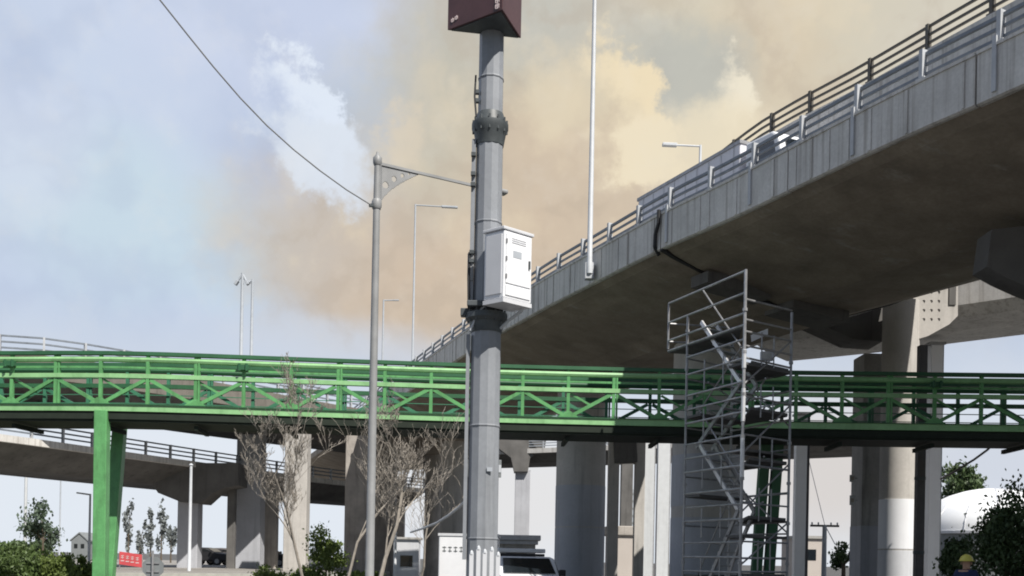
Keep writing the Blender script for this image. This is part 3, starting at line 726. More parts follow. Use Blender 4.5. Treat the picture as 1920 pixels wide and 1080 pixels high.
def arm_lamp(px, D, ytop, ybase, arm_px, arm_y, label, m, r=.06, base_z=None, head=.5, group=None, double=False, thick=1):
    p = P(px, (ytop+ybase)/2, D); zt = zat(px, ytop, D); zb = zat(px, ybase, D) if base_z is None else base_z
    t = thing('street_lamp', (p.x, p.y, zb), label, 'street lamp', group)
    MB().lathe((p.x, p.y, zb), [(r*1.5, 0), (r*1.5, .4), (r, .5), (r*.75, zt-zb)], 10).build('shaft', m, t, smooth=True)
    for apx in ([arm_px] if not double else [arm_px, 2*px-arm_px]):
        e = P(apx, arm_y, D); s = Vector((p.x, p.y, zt-.05)); hd = s.lerp(e, .62)
        MB().tube(s, hd, r*.6, n=8).build('arm', m, t, smooth=True)
        MB().beam(hd, e, .16*thick, .09*thick).build('lamp_head', m, t, bevel=.02)
    return t
# tall plain pole mounted outside the viaduct parapet
tp = thing('street_lamp', V1.at(V1.dist_x(P(1105, 480, 30).x, False), -.12, 10.6), 'very tall thin pale lamp pole rising from the viaduct parapet past the top edge', 'street lamp')
b0 = tp.location.copy()
dd_ = PZ(1105, 505, 10.75); b0 = Vector((dd_.x, dd_.y-.05, 10.6)); tp.location = b0
ztop = zat(1112, -140, b0.y)
MB().lathe(b0, [(.1, 0), (.1, .35), (.085, .4), (.055, ztop-10.6)], 12).build('shaft', m_lampl, tp, smooth=True)
MB().tube(b0+Vector((0, 0, ztop-10.65)), b0+Vector((-1.4, .6, ztop-10.45)), .04).build('arm', m_lampl, tp)
MB().beam(b0+Vector((-1.3, .55, ztop-10.45)), b0+Vector((-1.9, .8, ztop-10.4)), .25, .1).build('lamp_head', m_lampl, tp, bevel=.03)
MB().box(b0+Vector((0, .12, .1)), (.26, .3, .5)).build('wall_bracket', m_post, tp)
arm_lamp(1312, 42, 272, 420, 1242, 271, 'pale lamp with a short flat arm behind the lorry on the viaduct', m_lampl, .07, thick=1.4)
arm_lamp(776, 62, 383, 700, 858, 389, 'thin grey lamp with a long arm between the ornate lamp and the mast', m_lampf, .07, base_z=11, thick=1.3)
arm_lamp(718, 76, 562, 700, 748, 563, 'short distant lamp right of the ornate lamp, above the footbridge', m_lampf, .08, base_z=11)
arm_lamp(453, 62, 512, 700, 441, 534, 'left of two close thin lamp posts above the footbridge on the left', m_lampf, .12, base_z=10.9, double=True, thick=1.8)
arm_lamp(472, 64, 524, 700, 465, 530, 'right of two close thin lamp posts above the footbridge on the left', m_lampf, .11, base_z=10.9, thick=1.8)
arm_lamp(168, 60, 926, 1060, 144, 924, 'teal lamp post with an arm pointing left beneath the low viaduct', m_lampf, .08, base_z=0)
def polething(px, D, ytop, r, label, m, nm='slim_pole', cat='pole', base_z=0, topper=None):
    p = G(px, D); zt = zat(px, ytop, D); t = thing(nm, (p.x, p.y, base_z), label, cat)
    MB().lathe((p.x, p.y, base_z), [(r*1.4, 0), (r*1.4, .3), (r, .35), (r*.8, zt-base_z)], 10).build('shaft', m, t, smooth=True)
    if topper: topper(t, Vector((p.x, p.y, zt)))
    else: MB().lathe((p.x, p.y, zt), [(r, -.03), (r*1.3, 0), (r*.5, .08)], 10).build('cap', m, t)
    return t
polething(355, 52, 872, .09, 'pale slim pole standing in front of the arched pier at lower left', m_lampl)
polething(46, 70, 880, .12, 'white pole at the far left below the low viaduct', m_palecol)
polething(111, 75, 874, .06, 'very thin grey pole right of the white pole at lower left', m_lampf)
polething(1512, 33, 780, .05, 'thin dark pole beside the white steel column right of the scaffold', m_steelcol)
def xarm(t, p):
    MB().box(p+Vector((0, 0, -.05)), (1.35, .12, .1)).build('crossarm', m_steelcol, t)
    mb = MB(); mb.path([p, p+Vector((-.9, .5, 4.0))], .015).path([p, p+Vector((.5, 0, -.9)), p+Vector((1.5, .5, -1.1))], .02); mb.build('wire', m_lampf, t)
    mb = MB()
    for x in (-.6, -.3, .3, .6): mb.lathe(p+Vector((x, 0, 0)), [(.03, 0), (.045, .06), (.03, .12)], 8)
    mb.build('insulators', m_lampl, t)
polething(1545, 48, 984, .13, 'grey utility pole with a crossarm left of the square dark column', m_lampf, 'utility_pole', 'utility pole', topper=xarm)

# ------------------------------------------------------------------ lorry on the viaduct
dA = V1.dist_x(PZ(1370, 300, 12).x, False)
base_d = None
def tr_pt(s, o, z): return V1.at(s, o, z)
s_front = V1.dist_y(25.4); s_back = s_front+8.6
f0 = V1.at(s_front, 2.2); f1 = V1.at(s_back, 2.2); dirv = (f0-f1).normalized(); side = Vector((-dirv.y, dirv.x, 0)); 
if side.dot(Vector((1, 0, 0))) < 0: side = -side
lor = thing('box_lorry', f1.lerp(f0, .5)+Vector((0, 0, 10.96)), 'pale box lorry with a white cab driving along the viaduct behind the railing', 'lorry')
def lbox(x0, x1, y0, y1, z0, z1):     # x along forward from the back, y across away from the rail
    q = [f1+dirv*x0+side*y0, f1+dirv*x1+side*y0, f1+dirv*x1+side*y1, f1+dirv*x0+side*y1]
    return MB().hexa([p+Vector((0, 0, 10.96+z0)) for p in q], [p+Vector((0, 0, 10.96+z1)) for p in q])
m_lbox = mat('lorry_box_paint', (.74, .73, .78), .45, var=.06, scale=1.2, streak=.2)
o = lbox(0, 5.4, 0, 2.0, .75, 2.75).build('cargo_box', m_lbox, lor, bevel=.04)
lbox(-.03, 5.43, -.03, 2.03, 2.7, 2.8).build('roof_frame', m_galv, o)
mb = MB()
for k in range(9): 
    x = .3+k*.6; mb.add([], []); b_ = lbox(x, x+.03, -.015, .0, .8, 2.68); mb.add(b_.v, b_.f)
mb.build('side_ribs', m_whiteg, o)
lbox(0, 5.4, .3, 1.7, .5, .7).build('chassis', m_black, lor)
def cabshape():
    prof = [(5.55, .5), (7.2, .5), (7.25, 1.3), (6.95, 2.4), (6.7, 2.6), (5.55, 2.65)]
    a = [f1+dirv*x+side*.08+Vector((0, 0, 10.96+z)) for x, z in prof]
    return MB().prism(a, side*1.85)
cb = cabshape().build('cab', m_white, lor, bevel=.06)
prof = [(6.05, 1.45), (6.95, 1.45), (6.78, 2.3), (6.05, 2.33)]
MB().prism([f1+dirv*x+side*.07+Vector((0, 0, 10.96+z)) for x, z in prof], -side*.0+side*.02-Vector((0, 0, 0))).build('side_window', m_glass, cb)
q = [f1+dirv*7.26+side*.25+Vector((0, 0, 12.2)), f1+dirv*7.26+side*1.75+Vector((0, 0, 12.2)), f1+dirv*7.0+side*1.7+Vector((0, 0, 13.3)), f1+dirv*7.0+side*.3+Vector((0, 0, 13.3))]
MB().prism(q, dirv*.02).build('windscreen', m_glass, cb)
for x in (1.2, 4.4, 6.4):
    for y in (.02, 1.78):
        c = f1+dirv*x+side*(y+.1)+Vector((0, 0, 10.96+.42)); MB().tube(c-side*.12, c+side*.12, .42, n=18).build('wheel', m_black, lor, smooth=True)

# ------------------------------------------------------------------ scaffold tower
sA = G(1388, 24.0); sB = G(1281, 26.3); sC = G(1476, 25.2); sD = sB+sC-sA
sc = thing('scaffold_tower', sA, 'grey tubular scaffold stair tower standing under the viaduct in front of the footbridge', 'scaffold')
ZS = zat(1388, 505, 24)
def U(p, z): return Vector((p.x, p.y, z))
def bar(a, b, r=.03, m=m_galv, nm='tube'): return MB().tube(a, b, r, n=7).build(nm, m, sc, smooth=True)
for p, zt, m, r in ((sA, ZS, m_galv, .038), (sB, ZS-.55, m_galv, .032), (sC, ZS-.7, m_galv, .034), (sD, ZS-.7, m_galv, .032)):
    o = bar(U(p, 0), U(p, zt), r, m, 'upright')
    z = .5
    while z < zt-.3: MB().tube(U(p, z), U(p, z+.07), r*1.6, n=8).build('coupler', m_galv, o); z += 1.0
# bright sleeved section of the near upright
for y0, y1 in ((655, 690), (728, 790), (815, 900)): 
    MB().tube(U(sA, zat(1388, y1, 24)), U(sA, zat(1388, y0, 24)), .052, n=10).build('sleeve', m_galvb, sc, smooth=True)
sE = sB+(sB-sA)*.38
bar(U(sE, zat(1240, 655, 27.2)), U(sE, ZS-.05), .028, m_galv, 'upright')
top = [0, .52, 1.0, 1.28, 1.62]
for i, dz_ in enumerate(top):
    z = ZS-.03-dz_; bar(U(sE if i < 4 else sB, z), U(sA, z), .028, m_galv, 'guard_rail')
    if i > 0: bar(U(sA, z-.15), U(sC, z-.1), .026, m_galv, 'guard_rail'); bar(U(sE if i < 3 else sB, z-.02), U(sD, z-.02), .024, m_galv, 'guard_rail')
# decks
def deck(z, k0=0, k1=1, ext=0):
    a0 = sB+(sB-sA)*ext; d0_ = sD+(sD-sC)*ext
    q = [a0, sA, sC, d0_]; return MB().hexa([U(p, z) for p in q], [U(p, z+.06) for p in q]).build('deck', m_board, sc)
MB().hexa([U(p, ZS-1.36) for p in (sE, sE.lerp(sA, .98), sE.lerp(sA, .98).lerp(sD, .45), sE.lerp(sD, .45))], [U(p, ZS-1.31) for p in (sE, sE.lerp(sA, .98), sE.lerp(sA, .98).lerp(sD, .45), sE.lerp(sD, .45))]).build('deck', m_board, sc)
def land(z, t0, t1):
    q = [sB.lerp(sA, t0), sB.lerp(sA, t1), sD.lerp(sC, t1), sD.lerp(sC, t0)]
    MB().hexa([U(p, z) for p in q], [U(p, z+.06) for p in q]).build('landing', m_board, sc)
levels = [z for z in (1.15, 3.2, 5.25)]
z = ZS-2.1; k = 0
while z > .3:
    rr = rng.uniform(.022, .03)
    bar(U(sB, z), U(sA, z), rr); 
    if k % 2 == 0: bar(U(sA, z+.02), U(sC, z+.02), rr)
    else: bar(U(sD, z), U(sC, z), rr)
    if k % 3 == 0: bar(U(sB, z-.1), U(sD, z-.1), .025)
    z -= .36 if k % 3 else .55; k += 1
for i, z in enumerate(levels): land(z, 0, .28); land(z+1.0, .75, 1)
# stair flights: stringers with treads
def flight(a, b, off):
    a = a+off; b = b+off
    MB().beam(a, b, .05, .11).build('stringer', m_galvb, sc)
def stairs(z0, z1, rev):
    lo, hi = (sB.lerp(sA, .90), sB.lerp(sA, .2)) if not rev else (sB.lerp(sA, .15), sB.lerp(sA, .9))
    w = (sC-sA).normalized()*.12; w2 = (sC-sA).normalized()*.75
    MB().beam(U(lo+w, z0), U(hi+w, z1), .05, .10).build('stringer', m_galvb if not rev else m_galv, sc)
    MB().beam(U(lo+w2, z0), U(hi+w2, z1), .05, .10).build('stringer', m_galv, sc)
    MB().tube(U(lo+w, z0+.85), U(hi+w, z1+.85), .02, n=6).build('handrail', m_galv, sc)
    mb = MB()
    for i in range(1, 8):
        t_ = i/8; p = U(lo, 0).lerp(U(hi, 0), t_); zz = z0+(z1-z0)*t_
        mb.beam(Vector((p.x, p.y, zz))+w, Vector((p.x, p.y, zz))+w2, .2, .03)
    mb.build('tread', m_galv, sc)
zz0 = zat(1372, 720, 24.5); zz1 = zat(1305, 605, 26)
stairs(zz0, zz1, False)
stairs(zat(1365, 957, 24.5), zat(1300, 832, 26), False)
stairs(zat(1300, 832, 26)-.1, zz0, True)
stairs(.1, zat(1365, 957, 24.5), True)
for q_, qq in ((.33, .36), (.66, .62)):
    z = .9
    while z < ZS-1.6:
        p_ = sB.lerp(sA, q_); bar(U(p_, z), U(p_, z+.75), .02); p_ = sA.lerp(sC, qq); bar(U(p_, z+.4), U(p_, z+1.2), .018); z += 1.25
for z in (2.0, 3.0, 4.1, 5.3, 6.0): 
    bar(U(sD, z), U(sB.lerp(sA, .4), z+.05), .022); bar(U(sD, z+.3), U(sC, z+.28), .022); bar(U(sD.lerp(sC, .45), z), U(sA.lerp(sC, .45), z+.02), .022)
for z in (1.2, 2.6, 4.0, 5.2, 6.3):
    MB().hexa([U(p, z) for p in (sA.lerp(sC, .15), sA.lerp(sC, .95), sD.lerp(sC, .95), sD.lerp(sC, .15))], [U(p, z+.07) for p in (sA.lerp(sC, .15), sA.lerp(sC, .95), sD.lerp(sC, .95), sD.lerp(sC, .15))]).build('deck', m_board, sc)
# braces on right bay
for (y0, y1) in ((640, 720), (760, 850), (870, 960), (980, 1060)):
    bar(U(sA, zat(1388, y1, 24)), U(sC, zat(1476, y0, 25.2)), .022); 
for (y0, y1) in ((700, 800), (900, 1000)):
    bar(U(sC, zat(1476, y1, 25.2)), U(sD, zat(1420, y0, 27.5)), .022)
bar(U(sA, zat(1388, 1010, 24)), U(sB.lerp(sA, .6), .1), .026)
# site items on the scaffold
t = thing('floodlight', U(sA, 0)+Vector((.6, .9, 6.3)), 'small white floodlight fixed high inside the scaffold tower', 'floodlight')
p = P(1438, 668, 25.5); mb = MB().box(p, (.34, .12, .22), .3); mb.build('housing', m_whiteg, t, bevel=.02); MB().box(p+Vector((-.02, -.07, 0)), (.26, .02, .16), .3).build('lens', m_tail, t); MB().tube(p+Vector((0, .05, 0)), p+Vector((.1, .3, -.5)), .02).build('bracket', m_galv, t)
t = thing('banner_sheet', P(1430, 626, 25), 'white plastic sheet hung near the top of the scaffold tower', 'sheet')
a, b = P(1408, 628, 25.3), P(1440, 616, 25.6); MB().prism([a, b, b+Vector((0, 0, -.15)), a+Vector((.02, 0, -.17))], (0, .02, 0)).build('sheet', m_white, t)

# ------------------------------------------------------------------ trees and shrubs
def bare_tree(px, D, h, r, seed, label, spread=1.0, lean=0, depth=5, m=m_bark, group=None):
    rg = random.Random(seed); p0 = G(px, D); t = thing('bare_tree', p0, label, 'tree', group)
    tr = MB(); tw = MB()
    def br(p, d, ln_, r0, dep):
        n = 4 if dep > 1 else 3; r_ = r0; q = p.copy()
        for i in range(n):
            d = (d+Vector((rg.gauss(0, .16), rg.gauss(0, .16), rg.gauss(.03, .10)))).normalized()
            q2 = q+d*(ln_/n); r2 = max(.0042, r_*.86)
            (tr if dep >= depth-1 else tw).tube(q, q2, r_, r2, 6 if dep >= depth-1 else 3, cap=False)
            q = q2; r_ = r2
            if dep > 0 and (i >= 1 or dep < depth) and rg.random() < (.95 if dep >= depth-1 else .78):
                for _ in range(rg.choice((1, 1, 2)) if dep > 1 else 1):
                    ax = Vector((rg.gauss(0, 1), rg.gauss(0, 1), rg.gauss(.25, .5)))
                    nd = (d*.62+Vector((0, 0, .38))+ax.normalized()*.66*spread); nd.normalize()
                    br(q, nd, ln_*rg.uniform(.40, .62), max(.0042, r_*.52), dep-1)
    br(p0.copy(), Vector((lean, 0, 1)), h*.62, r, depth)
    tr.build('trunk', m, t, smooth=True); tw.build('crown', m, t)
    return t
bare_tree(704, 22, 4.9, .06, 3, 'tall leafless pale tree just behind the ornate lamp', 1.0, .02, 6)
bare_tree(578, 25, 6.0, .045, 11, 'leafless twiggy tree left of the ornate lamp, its tips above the footbridge', .95, .03, 6)
bare_tree(770, 26, 4.4, .04, 23, 'smaller leafless tree right of the ornate lamp, close to the mast', 1.0, -.02, 4)
bare_tree(648, 27, 6.2, .045, 31, 'slender leafless tree between two larger bare trees', .9, 0, 4)

def foliage(mb, c, rad, n, size, rg, clumps=14, hollow=.35):
    cs = []
    for _ in range(clumps):
        v = Vector((rg.gauss(0, 1), rg.gauss(0, 1), rg.gauss(0, 1))).normalized()*rg.uniform(hollow, .95)
        cs.append((Vector((v.x*rad[0], v.y*rad[1], v.z*rad[2])), rg.uniform(.22, .46)))
    for _ in range(n):
        cc_, k = rg.choice(cs); v = Vector((rg.gauss(0, .5), rg.gauss(0, .5), rg.gauss(0, .5)))
        p = c+cc_+Vector((v.x*rad[0]*k, v.y*rad[1]*k, v.z*rad[2]*k)); s = size*rg.uniform(.6, 1.3)
        if p.z < .02: continue
        m = Euler((rg.uniform(0, 6.28), rg.uniform(0, 6.28), rg.uniform(0, 6.28))).to_matrix()
        q = [p+m@Vector(w_)*s for w_ in ((-.5, 0, 0), (0, -.3, .06), (.5, 0, 0), (0, .3, .06))]
        mb.add(q, [(0, 1, 2, 3)])
    return cs
def leafy(px, D, ytop, ybot, wpx, seed, label, m, n=2600, size=.13, nm='leafy_tree', cat='tree', group=None, clumps=16, trunk_r=.06, base=0, dy=1.0):
    rg = random.Random(seed); p0 = G(px, D, base); t = thing(nm, p0, label, cat, group)
    z1 = zat(px, ytop, D); z0 = max(base+.1, zat(px, ybot, D)); rx = wpx/2*D/F; c = Vector((p0.x, p0.y, (z0+z1)/2)); rz = (z1-z0)/2
    mb = MB(); cs = foliage(mb, c, (rx, rx*dy, rz), n, size, rg, clumps)
    mb.build('crown', m, t)
    tb = MB(); fork = Vector((p0.x, p0.y, max(base+.15, z0+.15*(z1-z0))))
    tb.tube(p0, fork, trunk_r, trunk_r*.75, 8, cap=False)
    for cc_, k in cs[:10]: 
        e = c+cc_*.85; mid = fork.lerp(e, .5)+Vector((rg.gauss(0, .05), rg.gauss(0, .05), .05)); tb.tube(fork, mid, trunk_r*.45, trunk_r*.3, 5, cap=False); tb.tube(mid, e, trunk_r*.3, trunk_r*.1, 5, cap=False)
    tb.build('trunk' if cat == 'tree' else 'stem', m_bark2, t)
    return t
leafy(80, 40, 932, 1030, 96, 4, 'young blue-green tree standing above the bushes at lower left', m_leafb, 1500, .16, clumps=13, trunk_r=.05)
leafy(1888, 26, 925, 1110, 165, 8, 'dense dark green tree at the lower right corner', m_leafd, 9000, .12, clumps=34, trunk_r=.09)
leafy(1582, 46, 1018, 1066, 52, 15, 'small dark tree by the square column at lower right', m_leafd, 900, .2, clumps=9, trunk_r=.12)
leafy(1802, 110, 878, 960, 78, 21, 'rounded dark green tree behind the white dome', m_leafd, 5000, .5, clumps=26, trunk_r=.3)
for i, (x, w_, yt, D, l) in enumerate(((28, 90, 1016, 30, 'yellow-green bush at the bottom left corner'), (95, 100, 1034, 31, 'low yellow-green bush under the young tree'), (150, 60, 1044, 32, 'low bush against the green footbridge leg'))):
    leafy(x, D, yt, 1110, w_, 40+i, l, m_leafy if i else m_leaf, 4200, .11, 'shrub', 'shrub', 'bushes along the lower left', 22, .03)
leafy(40, 44, 1008, 1050, 120, 61, 'dark bush behind the yellow-green bush in the left corner', m_leafd, 2600, .16, 'shrub', 'shrub', None, 16, .03)
leafy(612, 34, 988, 1072, 78, 47, 'green bush standing among the bare trees', m_leafy, 3200, .11, 'shrub', 'shrub', None, 20, .03)
for i, (x, w_) in enumerate(((500, 80), (580, 90), (670, 100))):
    leafy(x, 34, 1062+i*2, 1100, w_, 70+i, ('low green ground bush below the grey pier', 'low green ground bush below the pale pier', 'low green bush at the foot of the ornate lamp')[i], m_leafy, 1500, .12, 'shrub', 'shrub', 'low bushes along the verge', 14, .03)
leafy(1790, 30, 1008, 1100, 60, 83, 'dark bush left of the worker at lower right', m_leafd, 2200, .13, 'shrub', 'shrub', None, 14, .03)
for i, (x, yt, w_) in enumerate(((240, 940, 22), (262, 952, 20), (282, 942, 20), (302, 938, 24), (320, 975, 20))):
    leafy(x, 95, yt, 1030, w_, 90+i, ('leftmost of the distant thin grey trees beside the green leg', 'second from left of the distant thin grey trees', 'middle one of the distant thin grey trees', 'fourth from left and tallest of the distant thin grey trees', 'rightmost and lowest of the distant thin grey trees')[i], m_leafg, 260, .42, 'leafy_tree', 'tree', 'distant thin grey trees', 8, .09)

# ------------------------------------------------------------------ things at ground level
# red banner
t = thing('banner', G(245, 54), 'red banner with pale lettering beside the green footbridge leg', 'banner')
a, b = P(224, 1034, 54), P(266, 1040, 54); h_ = .68
MB().prism([a, b, b-Vector((0, 0, h_)), a-Vector((0, 0, h_))], (0, .04, 0)).build('panel', m_red, t)
mb = MB()
for k in range(4):
    c = a.lerp(b, .14+.22*k)+Vector((0, -.006, -.2)); mb.box(c, (.16, .01, .03)).box(c+Vector((0, 0, -.1)), (.16, .01, .03)).box(c+Vector((-.0, 0, -.06)), (.03, .01, .2)).box(c+Vector((0, 0, -.27)), (.18, .01, .05))
mb.build('lettering', m_marks, t)
for q_ in (a, b): MB().tube(Vector((q_.x, q_.y+.06, 0)), Vector((q_.x, q_.y+.06, q_.z)), .03).build('post', m_galv, t)
# back of octagonal sign
t = thing('traffic_sign', G(287, 24), 'grey back of an octagonal sign on a thin post at lower left', 'sign')
c = P(287, 1064, 24); rr = .27
MB().prism([c+Vector((rr*math.cos(R(22.5+45*i)), 0, rr*math.sin(R(22.5+45*i)))) for i in range(8)], (0, .012, 0)).build('plate', m_signback, t)
MB().tube((c.x, c.y-.04, 0), (c.x, c.y-.04, c.z+.4), .028).build('post', m_galv, t, smooth=True)
MB().box(c+Vector((0, -.012, .1)), (.3, .02, .03)).box(c+Vector((0, -.012, -.1)), (.3, .02, .03)).build('back_rail', m_galv, t)
# sign behind the mast
t = thing('traffic_sign', G(905, 19), 'small grey sign board half hidden behind the tall mast', 'sign')
a, b = P(870, 878, 19), P(940, 879, 19)
MB().beam(a, b, .02, .33).build('plate', m_signback, t, bevel=.01)
mb = MB(); c = a.lerp(b, .96)+Vector((0, -.015, 0)); mb.box(c, (.05, .01, .14)); c = a.lerp(b, .06)+Vector((0, -.015, 0)); mb.box(c, (.06, .01, .18)); mb.build('marking', m_lampl, t)
MB().tube((a.lerp(b, .5).x, 19.04, 0), (a.lerp(b, .5).x, 19.04, a.z), .035).build('post', m_galv, t, smooth=True)
# cable from the mast to the bare tree
t = thing('overhead_cable', P(876, 936, 13), 'pale cable drooping left from the mast into the bare trees', 'cable')
MB().path([P(878, 934, 13.1), P(862, 950, 14), P(842, 966, 15), P(820, 980, 16.5), P(795, 990, 18), P(770, 998, 20)], .02, 6).build('wire', m_lampl, t, smooth=True)
t = thing('overhead_cable', P(1768, 897, 33), 'dark cable rising from the pale column to the footbridge at lower right', 'cable')
MB().path([P(1764, 898, 34), P(1790, 884, 33), P(1826, 862, 32), P(1852, 843, 31), P(1876, 818, 30)], .035, 6).build('wire', m_steelcol, t, smooth=True)
# electrical kiosk
t = thing('kiosk', G(763, 35), 'pale grey kiosk with a dark window at the foot of the bare trees', 'kiosk')
zk = zat(763, 1012, 35); p = G(763, 35); MB().box((p.x, p.y, zk/2), (.86, .7, zk)).build('body', m_whiteg, t, bevel=.02)
MB().box((p.x, p.y, zk+.04), (1.0, .84, .08)).build('roof', m_conc, t, bevel=.01)
wz = zat(763, 1052, 35); o = MB().box((p.x+.02, p.y-.36, wz), (.42, .03, .38)).build('window', m_glass, t); MB().box((p.x+.02, p.y-.352, wz), (.5, .012, .46)).build('frame', m_lampl, o)
polething(741, 34, 1000, .05, 'thin white pole left of the kiosk', m_palecol)
# grey booth roof behind the white vehicle
t = thing('guard_booth', G(968, 60), 'grey flat-roofed booth behind the white vehicle', 'booth')
p = G(968, 60); zb = zat(968, 1004, 60)
MB().box((p.x, p.y, zb-.15), (2.8, 2.4, .3)).build('roof', m_whiteg, t, bevel=.03); MB().box((p.x, p.y, zb-.42), (2.5, 2.1, .22)).build('fascia', m_whiteg, t)
MB().box((p.x, p.y, (zb-.5)/2), (2.2, 1.8, zb-.5)).build('wall', m_pier, t); MB().box((p.x, p.y-.91, 1.9), (1.2, .02, .6)).build('window', m_glass, t)

# vehicles
def vehicle(px, D, label, rz, L_=4.6, W_=1.85, H_=1.75, m=m_white, nm='parked_car', cat='car', base=0, group=None, bar_=False, van=False):
    loc = G(px, D, base); t = thing(nm, loc, label, cat, group); M3 = Matrix.Rotation(rz, 3, 'Z')
    def W3(x, y, z): return loc+M3@Vector((x, y, z))
    hw = W_/2
    # front at -y (towards the camera when rz is 0)
    if van: prof = [(-L_/2, .35), (-L_/2, .85), (-L_/2+.25, 1.05), (-L_/2+.95, 1.15), (-L_/2+1.55, H_-.05), (-L_/2+1.8, H_), (L_/2-.1, H_), (L_/2, H_-.15), (L_/2, .35)]
    else: prof = [(-L_/2, .32), (-L_/2, .75), (-L_/2+.2, .93), (-L_/2+1.15, 1.03), (-L_/2+1.85, H_-.04), (-L_/2+2.2, H_), (L_/2-1.1, H_-.02), (L_/2-.35, 1.08), (L_/2-.02, .98), (L_/2, .32)]
    MB().prism([W3(-hw, y, z) for y, z in prof], M3@Vector((W_, 0, 0))).build('body', m, t, bevel=.09)
    i = 3; a, b = prof[3], prof[4]
    q = []
    for s_, (yy, zz_) in ((-.86, (a[0]+(b[0]-a[0])*.08, a[1]+(b[1]-a[1])*.08)), (.86, (a[0]+(b[0]-a[0])*.08, a[1]+(b[1]-a[1])*.08)), (.78, (a[0]+(b[0]-a[0])*.93, a[1]+(b[1]-a[1])*.93)), (-.78, (a[0]+(b[0]-a[0])*.93, a[1]+(b[1]-a[1])*.93))):
        q.append(W3(s_*hw, yy-.03, zz_+.02))
    MB().prism(q, M3@Vector((0, -.015, .01))).build('windscreen', m_glass, t)
    for s_ in (-1, 1):
        ys = (-L_/2+1.75, L_/2-.9) if not van else (-L_/2+1.6, -L_/2+2.6)
        MB().prism([W3(s_*(hw+.004), y, z) for y, z in ((ys[0]-.35, 1.12), (ys[1]+.1, 1.12), (ys[1]-.2, H_-.15), (ys[0]+.1, H_-.15))], M3@Vector((s_*.012, 0, 0))).build('side_window', m_glass, t)
        MB().box(W3(s_*(hw-.28), -L_/2-.01, .72), (.34, .06, .16), rz).build('headlight', m_tail, t, bevel=.02)
        o = MB().box(W3(s_*(hw+.12), -L_/2+1.35, 1.12), (.22, .12, .2), rz).build('mirror', m_black, t, bevel=.03)
        for y in (-L_/2+.85, L_/2-.85):
            c = W3(s_*(hw-.1), y, .33); ax = M3@Vector((.12, 0, 0)); o = MB().tube(c-ax, c+ax, .33, n=20).build('wheel', m_black, t, smooth=True)
            MB().tube(c-ax*1.04, c+ax*1.04, .19, n=12).build('rim', m_galv, o, smooth=True)
    MB().box(W3(0, -L_/2-.015, .5), (W_*.5, .04, .2), rz).build('grille', m_black, t)
    if bar_:
        MB().box(W3(0, -L_/2+2.5, H_+.05), (1.5, .4, .09), rz).build('roof_bar', m_black, t, bevel=.02)
        MB().box(W3(0, -L_/2+2.7, H_+.19), (1.6, .6, .14), rz).build('roof_box', m_white, t, bevel=.03)
    return t
vehicle(978, 33, 'white vehicle with a dark windscreen and roof bar right of the mast', R(12), 4.8, 1.95, 1.62, m_white, 'parked_car', 'car', bar_=True)
t = thing('box_truck', G(868, 36), 'white box truck half hidden behind the tall mast', 'truck')
p = G(878, 36); zt = zat(876, 1003, 36); MB().box((p.x, p.y+2, (zt+.7)/2), (2.1, 4.2, zt-.7)).build('cargo_box', m_white, t, bevel=.04)
MB().box((p.x, p.y+2, zt+.0), (2.16, 4.26, .09)).build('roof_edge', m_whiteg, t)
mb = MB()
for k in range(4):
    x = p.x-.85+k*.2
    mb.box((x, p.y-.106, zt-.45), (.13, .012, .03)).box((x, p.y-.106, zt-.58), (.13, .012, .03)).box((x, p.y-.106, zt-.52), (.03, .012, .2))
mb.build('lettering', m_signback, t)
MB().box((p.x, p.y+2, .58), (2.0, 4.4, .24)).build('chassis', m_black, t)
for s_ in (-1, 1):
    for y in (.7, 3.6): c = Vector((p.x+s_*.95, p.y+y, .42)); MB().tube(c-Vector((.14, 0, 0)), c+Vector((.14, 0, 0)), .42, n=18).build('wheel', m_black, t, smooth=True)
    MB().box((p.x+s_*.9, p.y-.12, .75), (.25, .04, .12)).build('tail_light', m_red, t)
for i, (px, D, rz, mm, lab) in enumerate(((392, 82, 80, m_black, 'dark car left of the other distant parked cars under the arched pier'), (424, 84, 95, m_steelcol, 'dark distant car nearest the grey square pier'), (505, 80, 85, m_black, 'dark distant car between the grey pier and the pale pier'))):
    vehicle(px, D, lab, R(rz), 3.9, 1.7, 1.42, mm, base=.62)
vehicle(470, 74, 'white rounded van parked at the foot of the grey square pier', R(8), 4.6, 1.7, 1.75, m_white, 'parked_van', 'van', base=.62, van=True)
# white pickets at the mast foot
for k, px in enumerate((884, 897, 909, 922, 934)):
    zt = (1.56, 1.62, 1.58, 1.61, 1.55)[k]; p = G(px, 12.3+.02*k)
    t = thing('stake', p, ('leftmost', 'second from left', 'middle', 'fourth from left', 'rightmost')[k]+' of the five white stakes at the foot of the mast', 'stake', 'white stakes round the mast foot')
    MB().box((p.x, p.y, zt/2), (.05, .03, zt)).build('stake', m_whiteg, t); MB().lathe((p.x, p.y, zt), [(.026, 0), (.02, .03), (.005, .05)], 6).build('cap', m_lampl, t)
